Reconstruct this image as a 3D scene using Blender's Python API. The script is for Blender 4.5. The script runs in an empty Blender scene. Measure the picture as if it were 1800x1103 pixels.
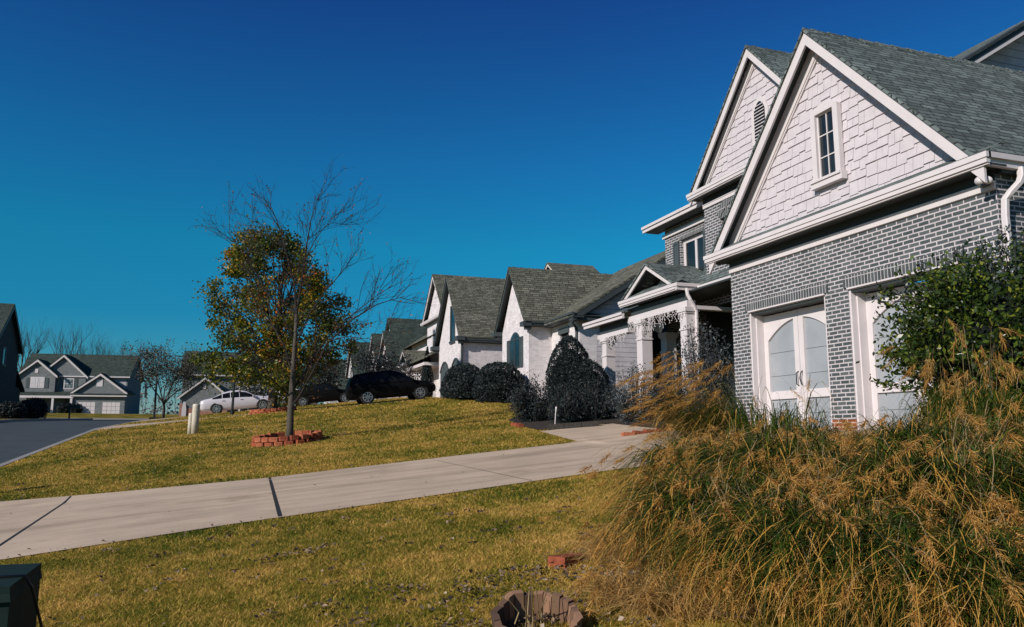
import bpy, bmesh, math, random
import numpy as np
from mathutils import Vector, Matrix

R = math.radians
sc = bpy.context.scene
COL = sc.collection
# ------------------------------------------------------------------ camera, sky, sun
cd = bpy.data.cameras.new("camera"); cam = bpy.data.objects.new("camera", cd); COL.objects.link(cam)
cd.sensor_width = 36; cd.lens = 28; cd.clip_start = 0.05; cd.clip_end = 3000
cam.location = (0, 0, 0); cam.rotation_euler = (R(90 + 8.6), 0, R(-19.2))
sc.camera = cam
sc.view_settings.view_transform = 'Standard'; sc.view_settings.look = 'None'
sc.view_settings.exposure = 0; sc.view_settings.gamma = 1
SUN_EL, SUN_OFF = 27.0, 24.0        # elevation, turn of the sun from -X towards -Y
sv = Vector((-math.cos(R(SUN_OFF)) * math.cos(R(SUN_EL)), -math.sin(R(SUN_OFF)) * math.cos(R(SUN_EL)), math.sin(R(SUN_EL))))
w = bpy.data.worlds.new("World"); sc.world = w; w.use_nodes = True
nt = w.node_tree; nt.nodes.clear()
wo = nt.nodes.new('ShaderNodeOutputWorld'); wb = nt.nodes.new('ShaderNodeBackground')
sk = nt.nodes.new('ShaderNodeTexSky'); sk.sky_type = 'NISHITA'; sk.sun_disc = False
sk.sun_elevation = R(SUN_EL); sk.sun_rotation = math.atan2(sv.x, sv.y)
sk.air_density = 1.0; sk.dust_density = 0.3; sk.ozone_density = 4.0
tc = nt.nodes.new('ShaderNodeTexCoord'); sx = nt.nodes.new('ShaderNodeSeparateXYZ')
rp = nt.nodes.new('ShaderNodeValToRGB'); mx = nt.nodes.new('ShaderNodeMixRGB'); mx.blend_type = 'MULTIPLY'; mx.inputs[0].default_value = 1
nt.links.new(tc.outputs['Generated'], sx.inputs[0]); nt.links.new(sx.outputs['Z'], rp.inputs[0])
SKY = [(0.0, (0.55, 0.66, 0.74)), (0.035, (0.42, 0.68, 0.78)), (0.08, (0.17, 0.66, 0.78)), (0.14, (0.068, 0.65, 0.83)), (0.225, (0.06, 0.78, 0.91)), (0.325, (0.08, 0.67, 0.97)), (0.5, (0.10, 0.40, 0.86)), (1.0, (0.2, 0.4, 0.7))]
while len(rp.color_ramp.elements) < len(SKY): rp.color_ramp.elements.new(0.5)
for e_, (p_, c_) in zip(rp.color_ramp.elements, SKY): e_.position = p_; e_.color = (*c_, 1)
nt.links.new(sk.outputs[0], mx.inputs[1]); nt.links.new(rp.outputs[0], mx.inputs[2])
nt.links.new(mx.outputs[0], wb.inputs[0]); nt.links.new(wb.outputs[0], wo.inputs[0])
wb.inputs[1].default_value = 0.095
sd = bpy.data.lights.new("sun", 'SUN'); sd.energy = 4.9; sd.angle = R(0.5); sd.color = (1.0, 0.93, 0.85)
so = bpy.data.objects.new("sun", sd); COL.objects.link(so); so.rotation_euler = (-sv).to_track_quat('-Z', 'Y').to_euler()

# ------------------------------------------------------------------ terrain height
CURB = -5.6
def prof(y):
    if y < 15.3: return .017 * y
    z = .26 + .068 * (min(y, 40) - 15.3)
    if y > 40: z += .035 * (min(y, 60) - 40)
    if y > 60: z += .02 * (min(y, 101) - 60)
    if y > 101: z += .045 * (min(y, 125) - 101)
    return z
def H(x, y):
    return -1.15 + prof(y) + (.13 * math.exp(-((y - 37.6) / 1.1) ** 2) + .11 * math.exp(-((y - 51.2) / 1.1) ** 2) if x > -4 else 0) * min(1, (x + 4) / 3) + .1 * max(CURB, min(x, 10)) + .03 * max(0, min(x, 40) - 10)
def in_road(x, y):
    return (-13.6 < x < CURB and y < 100) or (x < CURB and 92 < y < 100)

# ------------------------------------------------------------------ materials
def nodes(name):
    m = bpy.data.materials.new(name); m.use_nodes = True
    n = m.node_tree.nodes; l = m.node_tree.links
    return m, n, l, n['Principled BSDF']
def N(n, kind, **kw):
    o = n.new(kind)
    for k, v in kw.items():
        if k.startswith('i_'):
            key = k[2:]; key = int(key) if key.isdigit() else key
            o.inputs[key].default_value = v
        else: setattr(o, k, v)
    return o
def rgba(c): return (c[0], c[1], c[2], 1)
def ramp(n, stops):
    r = n.new('ShaderNodeValToRGB')
    while len(r.color_ramp.elements) < len(stops): r.color_ramp.elements.new(.5)
    for e, (p, c) in zip(r.color_ramp.elements, stops): e.position = p; e.color = rgba(c)
    return r
def m_plain(name, c, rough=.6, metal=0, var=.12, scale=6, spec=.4, bump=0):
    m, n, l, b = nodes(name)
    tcn = N(n, 'ShaderNodeTexCoord'); nz = N(n, 'ShaderNodeTexNoise', i_Scale=scale, i_Detail=5.0, i_Roughness=.65)
    l.new(tcn.outputs['Object'], nz.inputs['Vector'])
    rr = ramp(n, [(.25, [x * (1 - var) for x in c]), (.75, [min(1, x * (1 + var)) for x in c])])
    l.new(nz.outputs['Fac'], rr.inputs[0]); l.new(rr.outputs[0], b.inputs['Base Color'])
    b.inputs['Roughness'].default_value = rough; b.inputs['Metallic'].default_value = metal
    b.inputs['Specular IOR Level'].default_value = spec
    if bump:
        bp = N(n, 'ShaderNodeBump', i_Strength=bump, i_Distance=.02); l.new(nz.outputs['Fac'], bp.inputs['Height']); l.new(bp.outputs[0], b.inputs['Normal'])
    return m
def m_brick(name, c1, c2, mortar, bw=.225, rh=.078, ms=.009, red=None, redz=-.1, vertical=False, bump=.5, bias=0.0):
    m, n, l, b = nodes(name)
    uv = N(n, 'ShaderNodeUVMap')
    br = N(n, 'ShaderNodeTexBrick', offset=(.5 if not vertical else 0), squash=1.0)
    br.inputs['Scale'].default_value = 1.0; br.inputs['Brick Width'].default_value = bw; br.inputs['Row Height'].default_value = rh
    br.inputs['Mortar Size'].default_value = ms; br.inputs['Mortar Smooth'].default_value = .15; br.inputs['Bias'].default_value = bias
    br.inputs['Color1'].default_value = rgba(c1); br.inputs['Color2'].default_value = rgba(c2); br.inputs['Mortar'].default_value = rgba(mortar)
    # slight wobble so that the joints are not ruler-straight
    nz = N(n, 'ShaderNodeTexNoise', i_Scale=9.0, i_Detail=3.0); l.new(uv.outputs[0], nz.inputs['Vector'])
    vs = N(n, 'ShaderNodeVectorMath', operation='SUBTRACT'); vs.inputs[1].default_value = (.5, .5, .5); l.new(nz.outputs['Color'], vs.inputs[0])
    vm = N(n, 'ShaderNodeVectorMath', operation='SCALE'); vm.inputs['Scale'].default_value = .012; l.new(vs.outputs[0], vm.inputs[0])
    va = N(n, 'ShaderNodeVectorMath', operation='ADD'); l.new(uv.outputs[0], va.inputs[0]); l.new(vm.outputs[0], va.inputs[1])
    l.new(va.outputs[0], br.inputs['Vector'])
    nb = N(n, 'ShaderNodeTexNoise', i_Scale=2.2, i_Detail=6.0, i_Roughness=.7); l.new(uv.outputs[0], nb.inputs['Vector'])
    rr = ramp(n, [(.3, (.72, .72, .72)), (.72, (1.12, 1.12, 1.12))]); l.new(nb.outputs['Fac'], rr.inputs[0])
    mu = N(n, 'ShaderNodeMixRGB', blend_type='MULTIPLY'); mu.inputs[0].default_value = .8
    src = br.outputs['Color']
    if red:
        b2 = N(n, 'ShaderNodeTexBrick', offset=.5)
        for k in ('Scale', 'Brick Width', 'Row Height', 'Mortar Size', 'Mortar Smooth'): b2.inputs[k].default_value = br.inputs[k].default_value
        b2.inputs['Color1'].default_value = rgba(red); b2.inputs['Color2'].default_value = rgba([x * .7 for x in red]); b2.inputs['Mortar'].default_value = (.5, .38, .3, 1)
        l.new(va.outputs[0], b2.inputs['Vector'])
        ge = N(n, 'ShaderNodeNewGeometry'); s = N(n, 'ShaderNodeSeparateXYZ'); l.new(ge.outputs['Position'], s.inputs[0])
        ls = N(n, 'ShaderNodeMath', operation='LESS_THAN'); ls.inputs[1].default_value = redz; l.new(s.outputs['Z'], ls.inputs[0])
        mm = N(n, 'ShaderNodeMixRGB'); l.new(ls.outputs[0], mm.inputs[0]); l.new(src, mm.inputs[1]); l.new(b2.outputs['Color'], mm.inputs[2]); src = mm.outputs[0]
    l.new(src, mu.inputs[1]); l.new(rr.outputs[0], mu.inputs[2]); l.new(mu.outputs[0], b.inputs['Base Color'])
    b.inputs['Roughness'].default_value = .85; b.inputs['Specular IOR Level'].default_value = .2
    bp = N(n, 'ShaderNodeBump', i_Strength=bump, i_Distance=.012); bp.invert = True
    l.new(br.outputs['Fac'], bp.inputs['Height']); l.new(bp.outputs[0], b.inputs['Normal'])
    return m
def m_roof(name, c, var=.35, moss=0.0):
    m, n, l, b = nodes(name)
    uv = N(n, 'ShaderNodeUVMap')
    br = N(n, 'ShaderNodeTexBrick', offset=.37, offset_frequency=2, squash=1.4, squash_frequency=3)
    br.inputs['Scale'].default_value = 1.0; br.inputs['Brick Width'].default_value = .31; br.inputs['Row Height'].default_value = .145
    br.inputs['Mortar Size'].default_value = .017; br.inputs['Mortar Smooth'].default_value = .5
    br.inputs['Color1'].default_value = rgba([x * (1 + var) for x in c]); br.inputs['Color2'].default_value = rgba([x * (1 - var) for x in c]); br.inputs['Mortar'].default_value = rgba([x * .26 for x in c])
    nz = N(n, 'ShaderNodeTexNoise', i_Scale=14.0, i_Detail=2.0); l.new(uv.outputs[0], nz.inputs['Vector'])
    vs = N(n, 'ShaderNodeVectorMath', operation='SUBTRACT'); vs.inputs[1].default_value = (.5, .5, .5); l.new(nz.outputs['Color'], vs.inputs[0])
    vm = N(n, 'ShaderNodeVectorMath', operation='SCALE'); vm.inputs['Scale'].default_value = .05; l.new(vs.outputs[0], vm.inputs[0])
    va = N(n, 'ShaderNodeVectorMath', operation='ADD'); l.new(uv.outputs[0], va.inputs[0]); l.new(vm.outputs[0], va.inputs[1])
    l.new(va.outputs[0], br.inputs['Vector'])
    n2 = N(n, 'ShaderNodeTexNoise', i_Scale=.9, i_Detail=8.0, i_Roughness=.75); l.new(uv.outputs[0], n2.inputs['Vector'])
    rr = ramp(n, [(.3, (.65, .68, .68)), (.7, (1.2, 1.16, 1.1))]); l.new(n2.outputs['Fac'], rr.inputs[0])
    mu = N(n, 'ShaderNodeMixRGB', blend_type='MULTIPLY'); mu.inputs[0].default_value = .85
    l.new(br.outputs['Color'], mu.inputs[1]); l.new(rr.outputs[0], mu.inputs[2])
    l.new(mu.outputs[0], b.inputs['Base Color']); b.inputs['Roughness'].default_value = .9; b.inputs['Specular IOR Level'].default_value = .15
    bp = N(n, 'ShaderNodeBump', i_Strength=.7, i_Distance=.02); bp.invert = True
    l.new(br.outputs['Fac'], bp.inputs['Height']); l.new(bp.outputs[0], b.inputs['Normal'])
    return m
def m_leaf(name, stops, rough=.55, trans=.25, scale=0.0):
    m, n, l, b = nodes(name)
    ge = N(n, 'ShaderNodeNewGeometry'); rr = ramp(n, stops)
    l.new(ge.outputs['Random Per Island'], rr.inputs[0]); col = rr.outputs[0]
    if scale:
        nz = N(n, 'ShaderNodeTexNoise', i_Scale=scale, i_Detail=3.0); l.new(ge.outputs['Position'], nz.inputs['Vector'])
        ad = N(n, 'ShaderNodeMath', operation='MULTIPLY_ADD'); ad.inputs[1].default_value = 1.5; ad.inputs[2].default_value = -.85; l.new(nz.outputs['Fac'], ad.inputs[0])
        a2 = N(n, 'ShaderNodeMath', operation='ADD'); l.new(ad.outputs[0], a2.inputs[0])
        sc_ = N(n, 'ShaderNodeMath', operation='MULTIPLY'); sc_.inputs[1].default_value = 1.0; l.new(ge.outputs['Random Per Island'], sc_.inputs[0]); l.new(sc_.outputs[0], a2.inputs[1])
        l.new(a2.outputs[0], rr.inputs[0])
    l.new(col, b.inputs['Base Color']); b.inputs['Roughness'].default_value = rough; b.inputs['Specular IOR Level'].default_value = .3
    if trans:
        tr = N(n, 'ShaderNodeBsdfTranslucent'); l.new(col, tr.inputs[0]); ms = N(n, 'ShaderNodeMixShader'); ms.inputs[0].default_value = trans
        l.new(b.outputs[0], ms.inputs[1]); l.new(tr.outputs[0], ms.inputs[2]); l.new(ms.outputs[0], n['Material Output'].inputs[0])
    return m
def m_glass(name, c=(.012, .016, .018), rough=.06):
    m, n, l, b = nodes(name)
    tcn = N(n, 'ShaderNodeTexCoord'); nz = N(n, 'ShaderNodeTexNoise', i_Scale=1.3, i_Detail=2.0); l.new(tcn.outputs['Object'], nz.inputs['Vector'])
    rr = ramp(n, [(.3, [x * .5 for x in c]), (.7, [x * 1.8 for x in c])]); l.new(nz.outputs['Fac'], rr.inputs[0]); l.new(rr.outputs[0], b.inputs['Base Color'])
    b.inputs['Roughness'].default_value = rough; b.inputs['Specular IOR Level'].default_value = .5
    bp = N(n, 'ShaderNodeBump', i_Strength=.04, i_Distance=.05); l.new(nz.outputs['Fac'], bp.inputs['Height']); l.new(bp.outputs[0], b.inputs['Normal'])
    return m
def m_lawn(name):
    m, n, l, b = nodes(name)
    ge = N(n, 'ShaderNodeNewGeometry')
    n1 = N(n, 'ShaderNodeTexNoise', i_Scale=.55, i_Detail=6.0, i_Roughness=.62); l.new(ge.outputs['Position'], n1.inputs['Vector'])
    n2 = N(n, 'ShaderNodeTexNoise', i_Scale=22.0, i_Detail=4.0, i_Roughness=.7); l.new(ge.outputs['Position'], n2.inputs['Vector'])
    r1 = ramp(n, [(.36, (.06, .085, .006)), (.5, (.20, .16, .018)), (.63, (.38, .25, .05))]); l.new(n1.outputs['Fac'], r1.inputs[0])
    r2 = ramp(n, [(.3, (.45, .45, .4)), (.7, (1.25, 1.2, 1.1))]); l.new(n2.outputs['Fac'], r2.inputs[0])
    mu = N(n, 'ShaderNodeMixRGB', blend_type='MULTIPLY'); mu.inputs[0].default_value = 1; l.new(r1.outputs[0], mu.inputs[1]); l.new(r2.outputs[0], mu.inputs[2])
    l.new(mu.outputs[0], b.inputs['Base Color']); b.inputs['Roughness'].default_value = .95; b.inputs['Specular IOR Level'].default_value = .1
    bp = N(n, 'ShaderNodeBump', i_Strength=.8, i_Distance=.04); l.new(n2.outputs['Fac'], bp.inputs['Height']); l.new(bp.outputs[0], b.inputs['Normal'])
    return m
def m_blade(name):
    m, n, l, b = nodes(name)
    ge = N(n, 'ShaderNodeNewGeometry')
    n1 = N(n, 'ShaderNodeTexNoise', i_Scale=.55, i_Detail=6.0, i_Roughness=.62); l.new(ge.outputs['Position'], n1.inputs['Vector'])
    n3 = N(n, 'ShaderNodeTexNoise', i_Scale=4.5, i_Detail=4.0, i_Roughness=.7); l.new(ge.outputs['Position'], n3.inputs['Vector'])
    a = N(n, 'ShaderNodeMath', operation='MULTIPLY_ADD'); a.inputs[1].default_value = .5; l.new(ge.outputs['Random Per Island'], a.inputs[0]); l.new(n1.outputs['Fac'], a.inputs[2])
    a2 = N(n, 'ShaderNodeMath', operation='MULTIPLY_ADD'); a2.inputs[1].default_value = 1.15; l.new(n3.outputs['Fac'], a2.inputs[0]); l.new(a.outputs[0], a2.inputs[2])
    r1 = ramp(n, [(.54, (.042, .074, .004)), (.66, (.145, .152, .010)), (.77, (.40, .275, .045)), (.92, (.66, .40, .12))])
    sb = N(n, 'ShaderNodeMath', operation='MULTIPLY'); sb.inputs[1].default_value = .575; l.new(a2.outputs[0], sb.inputs[0]); l.new(sb.outputs[0], r1.inputs[0])
    l.new(r1.outputs[0], b.inputs['Base Color']); b.inputs['Roughness'].default_value = .7; b.inputs['Specular IOR Level'].default_value = .2
    tr = N(n, 'ShaderNodeBsdfTranslucent'); l.new(r1.outputs[0], tr.inputs[0]); ms = N(n, 'ShaderNodeMixShader'); ms.inputs[0].default_value = .3
    l.new(b.outputs[0], ms.inputs[1]); l.new(tr.outputs[0], ms.inputs[2]); l.new(ms.outputs[0], n['Material Output'].inputs[0])
    return m
def m_reed(name, low, high, dry, tipstart=.45, drymix=.35):
    """blade that goes from green at the foot to straw at its tip; UV v runs along the blade"""
    m, n, l, b = nodes(name)
    ge = N(n, 'ShaderNodeNewGeometry'); uv = N(n, 'ShaderNodeUVMap'); s = N(n, 'ShaderNodeSeparateXYZ'); l.new(uv.outputs[0], s.inputs[0])
    rg = ramp(n, [(0, low), (1, high)]); l.new(ge.outputs['Random Per Island'], rg.inputs[0])
    a = N(n, 'ShaderNodeMath', operation='MULTIPLY_ADD'); a.inputs[1].default_value = .7; a.inputs[2].default_value = -.38; l.new(ge.outputs['Random Per Island'], a.inputs[0])
    a2 = N(n, 'ShaderNodeMath', operation='ADD'); l.new(a.outputs[0], a2.inputs[0]); l.new(s.outputs['Y'], a2.inputs[1])
    rt = ramp(n, [(tipstart, (0, 0, 0)), (tipstart + drymix, (1, 1, 1))]); l.new(a2.outputs[0], rt.inputs[0])
    mm = N(n, 'ShaderNodeMixRGB'); l.new(rt.outputs[0], mm.inputs[0]); l.new(rg.outputs[0], mm.inputs[1]); mm.inputs[2].default_value = rgba(dry)
    l.new(mm.outputs[0], b.inputs['Base Color']); b.inputs['Roughness'].default_value = .55; b.inputs['Specular IOR Level'].default_value = .3
    tr = N(n, 'ShaderNodeBsdfTranslucent'); l.new(mm.outputs[0], tr.inputs[0]); ms = N(n, 'ShaderNodeMixShader'); ms.inputs[0].default_value = .3
    l.new(b.outputs[0], ms.inputs[1]); l.new(tr.outputs[0], ms.inputs[2]); l.new(ms.outputs[0], n['Material Output'].inputs[0])
    return m
def m_block(name):
    m, n, l, b = nodes(name)
    oi = N(n, 'ShaderNodeObjectInfo'); tcn = N(n, 'ShaderNodeTexCoord'); nz = N(n, 'ShaderNodeTexNoise', i_Scale=13.0, i_Detail=6.0, i_Roughness=.7); l.new(tcn.outputs['Object'], nz.inputs['Vector'])
    r1 = ramp(n, [(0, (.23, .062, .036)), (.5, (.34, .09, .042)), (1, (.40, .135, .07))]); l.new(oi.outputs['Random'], r1.inputs[0])
    r2 = ramp(n, [(.3, (.5, .48, .45)), (.55, (1, 1, 1)), (.75, (1.15, 1.2, 1.2))]); l.new(nz.outputs['Fac'], r2.inputs[0])
    mu = N(n, 'ShaderNodeMixRGB', blend_type='MULTIPLY'); mu.inputs[0].default_value = 1; l.new(r1.outputs[0], mu.inputs[1]); l.new(r2.outputs[0], mu.inputs[2]); l.new(mu.outputs[0], b.inputs['Base Color'])
    b.inputs['Roughness'].default_value = .92; b.inputs['Specular IOR Level'].default_value = .1
    bp = N(n, 'ShaderNodeBump', i_Strength=.7, i_Distance=.02); l.new(nz.outputs['Fac'], bp.inputs['Height']); l.new(bp.outputs[0], b.inputs['Normal'])
    return m
def m_concrete(name, c, worn=False):
    m, n, l, b = nodes(name)
    ge = N(n, 'ShaderNodeNewGeometry')
    n1 = N(n, 'ShaderNodeTexNoise', i_Scale=.8, i_Detail=7.0, i_Roughness=.65); l.new(ge.outputs['Position'], n1.inputs['Vector'])
    n2 = N(n, 'ShaderNodeTexNoise', i_Scale=60.0, i_Detail=3.0); l.new(ge.outputs['Position'], n2.inputs['Vector'])
    vo = N(n, 'ShaderNodeTexVoronoi', i_Scale=1.1); l.new(ge.outputs['Position'], vo.inputs['Vector'])
    r1 = ramp(n, [(.3, [x * .8 for x in c]), (.7, [x * 1.1 for x in c])]); l.new(n1.outputs['Fac'], r1.inputs[0])
    r2 = ramp(n, [(.3, (.86, .86, .86)), (.7, (1.06, 1.06, 1.06))]); l.new(n2.outputs['Fac'], r2.inputs[0])
    r3 = ramp(n, [(0.0, (.35, .33, .3)), (.05, (.95, .95, .95)), (.12, (1, 1, 1))]); l.new(vo.outputs['Distance'], r3.inputs[0])
    mu = N(n, 'ShaderNodeMixRGB', blend_type='MULTIPLY'); mu.inputs[0].default_value = 1; l.new(r1.outputs[0], mu.inputs[1]); l.new(r2.outputs[0], mu.inputs[2])
    m2 = N(n, 'ShaderNodeMixRGB', blend_type='MULTIPLY'); m2.inputs[0].default_value = .6; l.new(mu.outputs[0], m2.inputs[1]); l.new(r3.outputs[0], m2.inputs[2])
    last = m2.outputs[0]
    if worn:
        mp = N(n, 'ShaderNodeMapping'); mp.inputs['Scale'].default_value = (.25, 2.2, 1); l.new(ge.outputs['Position'], mp.inputs['Vector'])
        n4 = N(n, 'ShaderNodeTexNoise', i_Scale=1.0, i_Detail=6.0, i_Roughness=.6); l.new(mp.outputs[0], n4.inputs['Vector'])
        r4 = ramp(n, [(.36, (.78, .77, .75)), (.5, (1, 1, 1)), (.68, (1.07, 1.06, 1.05))]); l.new(n4.outputs['Fac'], r4.inputs[0])
        v2 = N(n, 'ShaderNodeTexNoise', i_Scale=.45, i_Detail=9.0, i_Roughness=.8); l.new(ge.outputs['Position'], v2.inputs['Vector'])
        r5 = ramp(n, [(.30, (.7, .68, .64)), (.42, (1, 1, 1))]); l.new(v2.outputs['Fac'], r5.inputs[0])
        m4 = N(n, 'ShaderNodeMixRGB', blend_type='MULTIPLY'); m4.inputs[0].default_value = 1; l.new(last, m4.inputs[1]); l.new(r4.outputs[0], m4.inputs[2])
        m5 = N(n, 'ShaderNodeMixRGB', blend_type='MULTIPLY'); m5.inputs[0].default_value = 1; l.new(m4.outputs[0], m5.inputs[1]); l.new(r5.outputs[0], m5.inputs[2]); last = m5.outputs[0]
    l.new(last, b.inputs['Base Color']); b.inputs['Roughness'].default_value = .85; b.inputs['Specular IOR Level'].default_value = .2
    bp = N(n, 'ShaderNodeBump', i_Strength=.25, i_Distance=.006); l.new(n2.outputs['Fac'], bp.inputs['Height']); l.new(bp.outputs[0], b.inputs['Normal'])
    return m
M = {}
M['brick'] = m_brick('grey_brick', (.055, .068, .072), (.105, .118, .122), (.52, .47, .48), bw=.225, rh=.078, ms=.0118, red=(.36, .09, .035), redz=.26)
M['soldier'] = m_brick('soldier_brick', (.05, .06, .064), (.09, .10, .105), (.45, .42, .42), bw=.078, rh=.4, ms=.009, vertical=True)
M['wbrick'] = m_brick('white_brick', (.70, .645, .65), (.52, .48, .485), (.70, .65, .66), bw=.22, rh=.078, ms=.01, bias=-.25)
M['redbrick'] = m_brick('red_brick', (.36, .1, .05), (.28, .08, .04), (.4, .35, .3))
M['greybrick_far'] = m_brick('far_grey_brick', (.11, .125, .13), (.17, .185, .19), (.28, .28, .28), ms=.008, bump=.2)
M['roof'] = m_roof('slate_shingle', (.125, .150, .146), .38)
M['roof_b'] = m_roof('weathered_shingle', (.142, .142, .112), .38)
M['roof_far'] = m_roof('far_shingle', (.058, .078, .066))
M['shake'] = m_plain('white_shake', (.53, .48, .50), .75, 0, .1, 5, .2)
M['siding'] = m_brick('lap_siding', (.56, .52, .54), (.54, .50, .52), (.2, .19, .19), bw=40, rh=.2, ms=.008, bump=.6)
M['siding_far'] = m_brick('far_lap_siding', (.50, .48, .49), (.48, .46, .47), (.22, .21, .21), bw=40, rh=.22, ms=.010)
M['siding_shade'] = m_brick('shaded_far_siding', (.17, .19, .19), (.16, .18, .18), (.06, .065, .065), bw=40, rh=.22, ms=.010)  # far siding darkened in colour for walls on the shade side
M['siding_dark'] = m_brick('shaded_grey_siding', (.042, .050, .048), (.04, .048, .046), (.015, .018, .018), bw=40, rh=.22, ms=.010)  # dark grey with the left house's wall shade put into it
M['trim'] = m_plain('white_trim', (.60, .545, .545), .5, 0, .06, 3)
M['soffit'] = m_plain('shaded_soffit_paint', (.03, .037, .037), .6, 0, .1, 3)  # near-black: the shade under the eaves is put into this colour
M['trim_warm'] = m_plain('aged_trim', (.60, .52, .46), .5, 0, .1, 3)
M['trimdark'] = m_plain('dark_trim', (.045, .055, .057), .5, 0, .15, 3)
M['shutter'] = m_plain('shutter_paint', (.06, .075, .08), .5, 0, .15, 3)
M['door_panel'] = m_plain('door_panel', (.30, .315, .335), .2, 0, .16, .9, .6)
M['glass'] = m_glass('window_glass')
M['glass_pale'] = m_glass('curtained_glass', (.09, .11, .115), .12)
M['black'] = m_plain('black_metal', (.012, .013, .014), .35, 0, .2, 10)
M['lamp_glass'] = m_plain('pale_lamp', (.6, .56, .56), .25, 0, .05, 3)
M['concrete'] = m_concrete('driveway_concrete', (.51, .395, .29), True)
M['kerb'] = m_concrete('kerb_concrete', (.30, .29, .27))
M['joint'] = m_plain('joint_tar', (.012, .012, .012), .9)
M['asphalt'] = m_concrete('asphalt', (.060, .072, .078))
M['lawn'] = m_lawn('dormant_lawn')
M['blade'] = m_blade('grass_blade')
M['mulch'] = m_plain('mulch', (.05, .042, .036), .95, 0, .5, 25, .1, .8)
M['bark'] = m_plain('bark', (.085, .072, .058), .9, 0, .4, 30, .1, .6)
M['bark_dark'] = m_plain('dark_bark', (.05, .045, .04), .9, 0, .4, 20, .1, .5)
M['twig'] = m_plain('twig', (.034, .028, .025), .9, 0, .3, 20, .1)
M['block'] = m_block('red_block')
M['core'] = m_plain('light_block', (.010, .013, .011), .95, 0, .3, 8, .05)  # for the solid cores that block light inside the shrubs
M['leaf_tree'] = m_leaf('autumn_leaf', [(0, (.03, .05, .008)), (.40, (.07, .10, .010)), (.64, (.17, .18, .014)), (.82, (.42, .28, .02)), (.94, (.52, .24, .02)), (1, (.5, .09, .02))], .45, .4, .35)
M['leaf_bare'] = m_leaf('dry_leaf', [(0, (.06, .03, .015)), (.6, (.2, .08, .02)), (1, (.35, .13, .03))], .7, .3)
M['leaf_dark'] = m_leaf('dark_shrub_leaf', [(0, (.008, .013, .014)), (.7, (.019, .027, .028)), (1, (.038, .05, .05))], .55, .12)
M['leaf_blue'] = m_leaf('grey_shrub_leaf', [(0, (.02, .028, .032)), (.6, (.05, .063, .07)), (1, (.13, .15, .16))], .5, .2)
M['leaf_holly'] = m_leaf('holly_leaf', [(0, (.012, .026, .006)), (.55, (.035, .062, .010)), (.85, (.09, .13, .014)), (1, (.24, .24, .03))], .32, .25)
M['leaf_shoot'] = m_leaf('shoot_leaf', [(0, (.012, .02, .02)), (.6, (.03, .042, .042)), (1, (.10, .125, .125))], .35, .15)
M['leaf_far'] = m_leaf('far_leaf', [(0, (.012, .018, .016)), (.6, (.03, .038, .034)), (1, (.075, .08, .07))], .6, .2)
M['leaf_woods'] = m_leaf('woods_twigs', [(0, (.09, .10, .105)), (.6, (.16, .165, .165)), (1, (.25, .24, .23))], .9, .1)
M['leaf_brown'] = m_leaf('brown_oak_leaf', [(0, (.03, .032, .024)), (.6, (.085, .075, .05)), (1, (.16, .13, .085))], .6, .2)
M['reed'] = m_reed('fountain_grass', (.012, .032, .003), (.085, .120, .007), (.58, .31, .06), .92, .28)
M['reed_dry'] = m_reed('dry_grass', (.26, .15, .04), (.46, .27, .09), (.56, .34, .12), .3, .4)
M['plume'] = m_leaf('seed_head', [(0, (.28, .13, .025)), (.5, (.50, .25, .055)), (1, (.68, .40, .12))], .7, .35)
M['stalk'] = m_leaf('stalk', [(0, (.16, .11, .04)), (1, (.42, .30, .16))], .6, .2)
M['wisp'] = m_leaf('pale_wisp', [(0, (.25, .25, .25)), (1, (.55, .54, .54))], .6, .3)
M['litter'] = m_leaf('fallen_leaf', [(0, (.02, .018, .016)), (.35, (.075, .055, .038)), (.7, (.20, .14, .095)), (.93, (.32, .20, .12)), (1, (.45, .36, .27))], .8, .1)
M['box_green'] = m_plain('cabinet_green', (.012, .026, .022), .75, 0, .25, 7, .12)
M['pedestal'] = m_plain('pedestal_plastic', (.52, .46, .36), .5, 0, .08, 5)
M['terracotta'] = m_leaf('weathered_clay', [(0, (.055, .035, .026)), (.5, (.15, .085, .052)), (1, (.30, .165, .10))], .9, 0)
M['car_black'] = m_plain('black_car_paint', (.005, .005, .005), .5, .0, .1, 2, .07)
M['car_white'] = m_plain('white_car_paint', (.55, .52, .55), .2, 0, .03, 2, .6)
M['tyre'] = m_plain('tyre_rubber', (.012, .012, .012), .8)
M['rim'] = m_plain('alloy', (.55, .55, .55), .3, .8, .05, 3)
M['tail'] = m_plain('tail_lamp', (.18, .012, .01), .2)
M['carglass'] = m_glass('car_glass', (.006, .007, .008), .12); M['carglass'].node_tree.nodes['Principled BSDF'].inputs['Specular IOR Level'].default_value = .2

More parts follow.
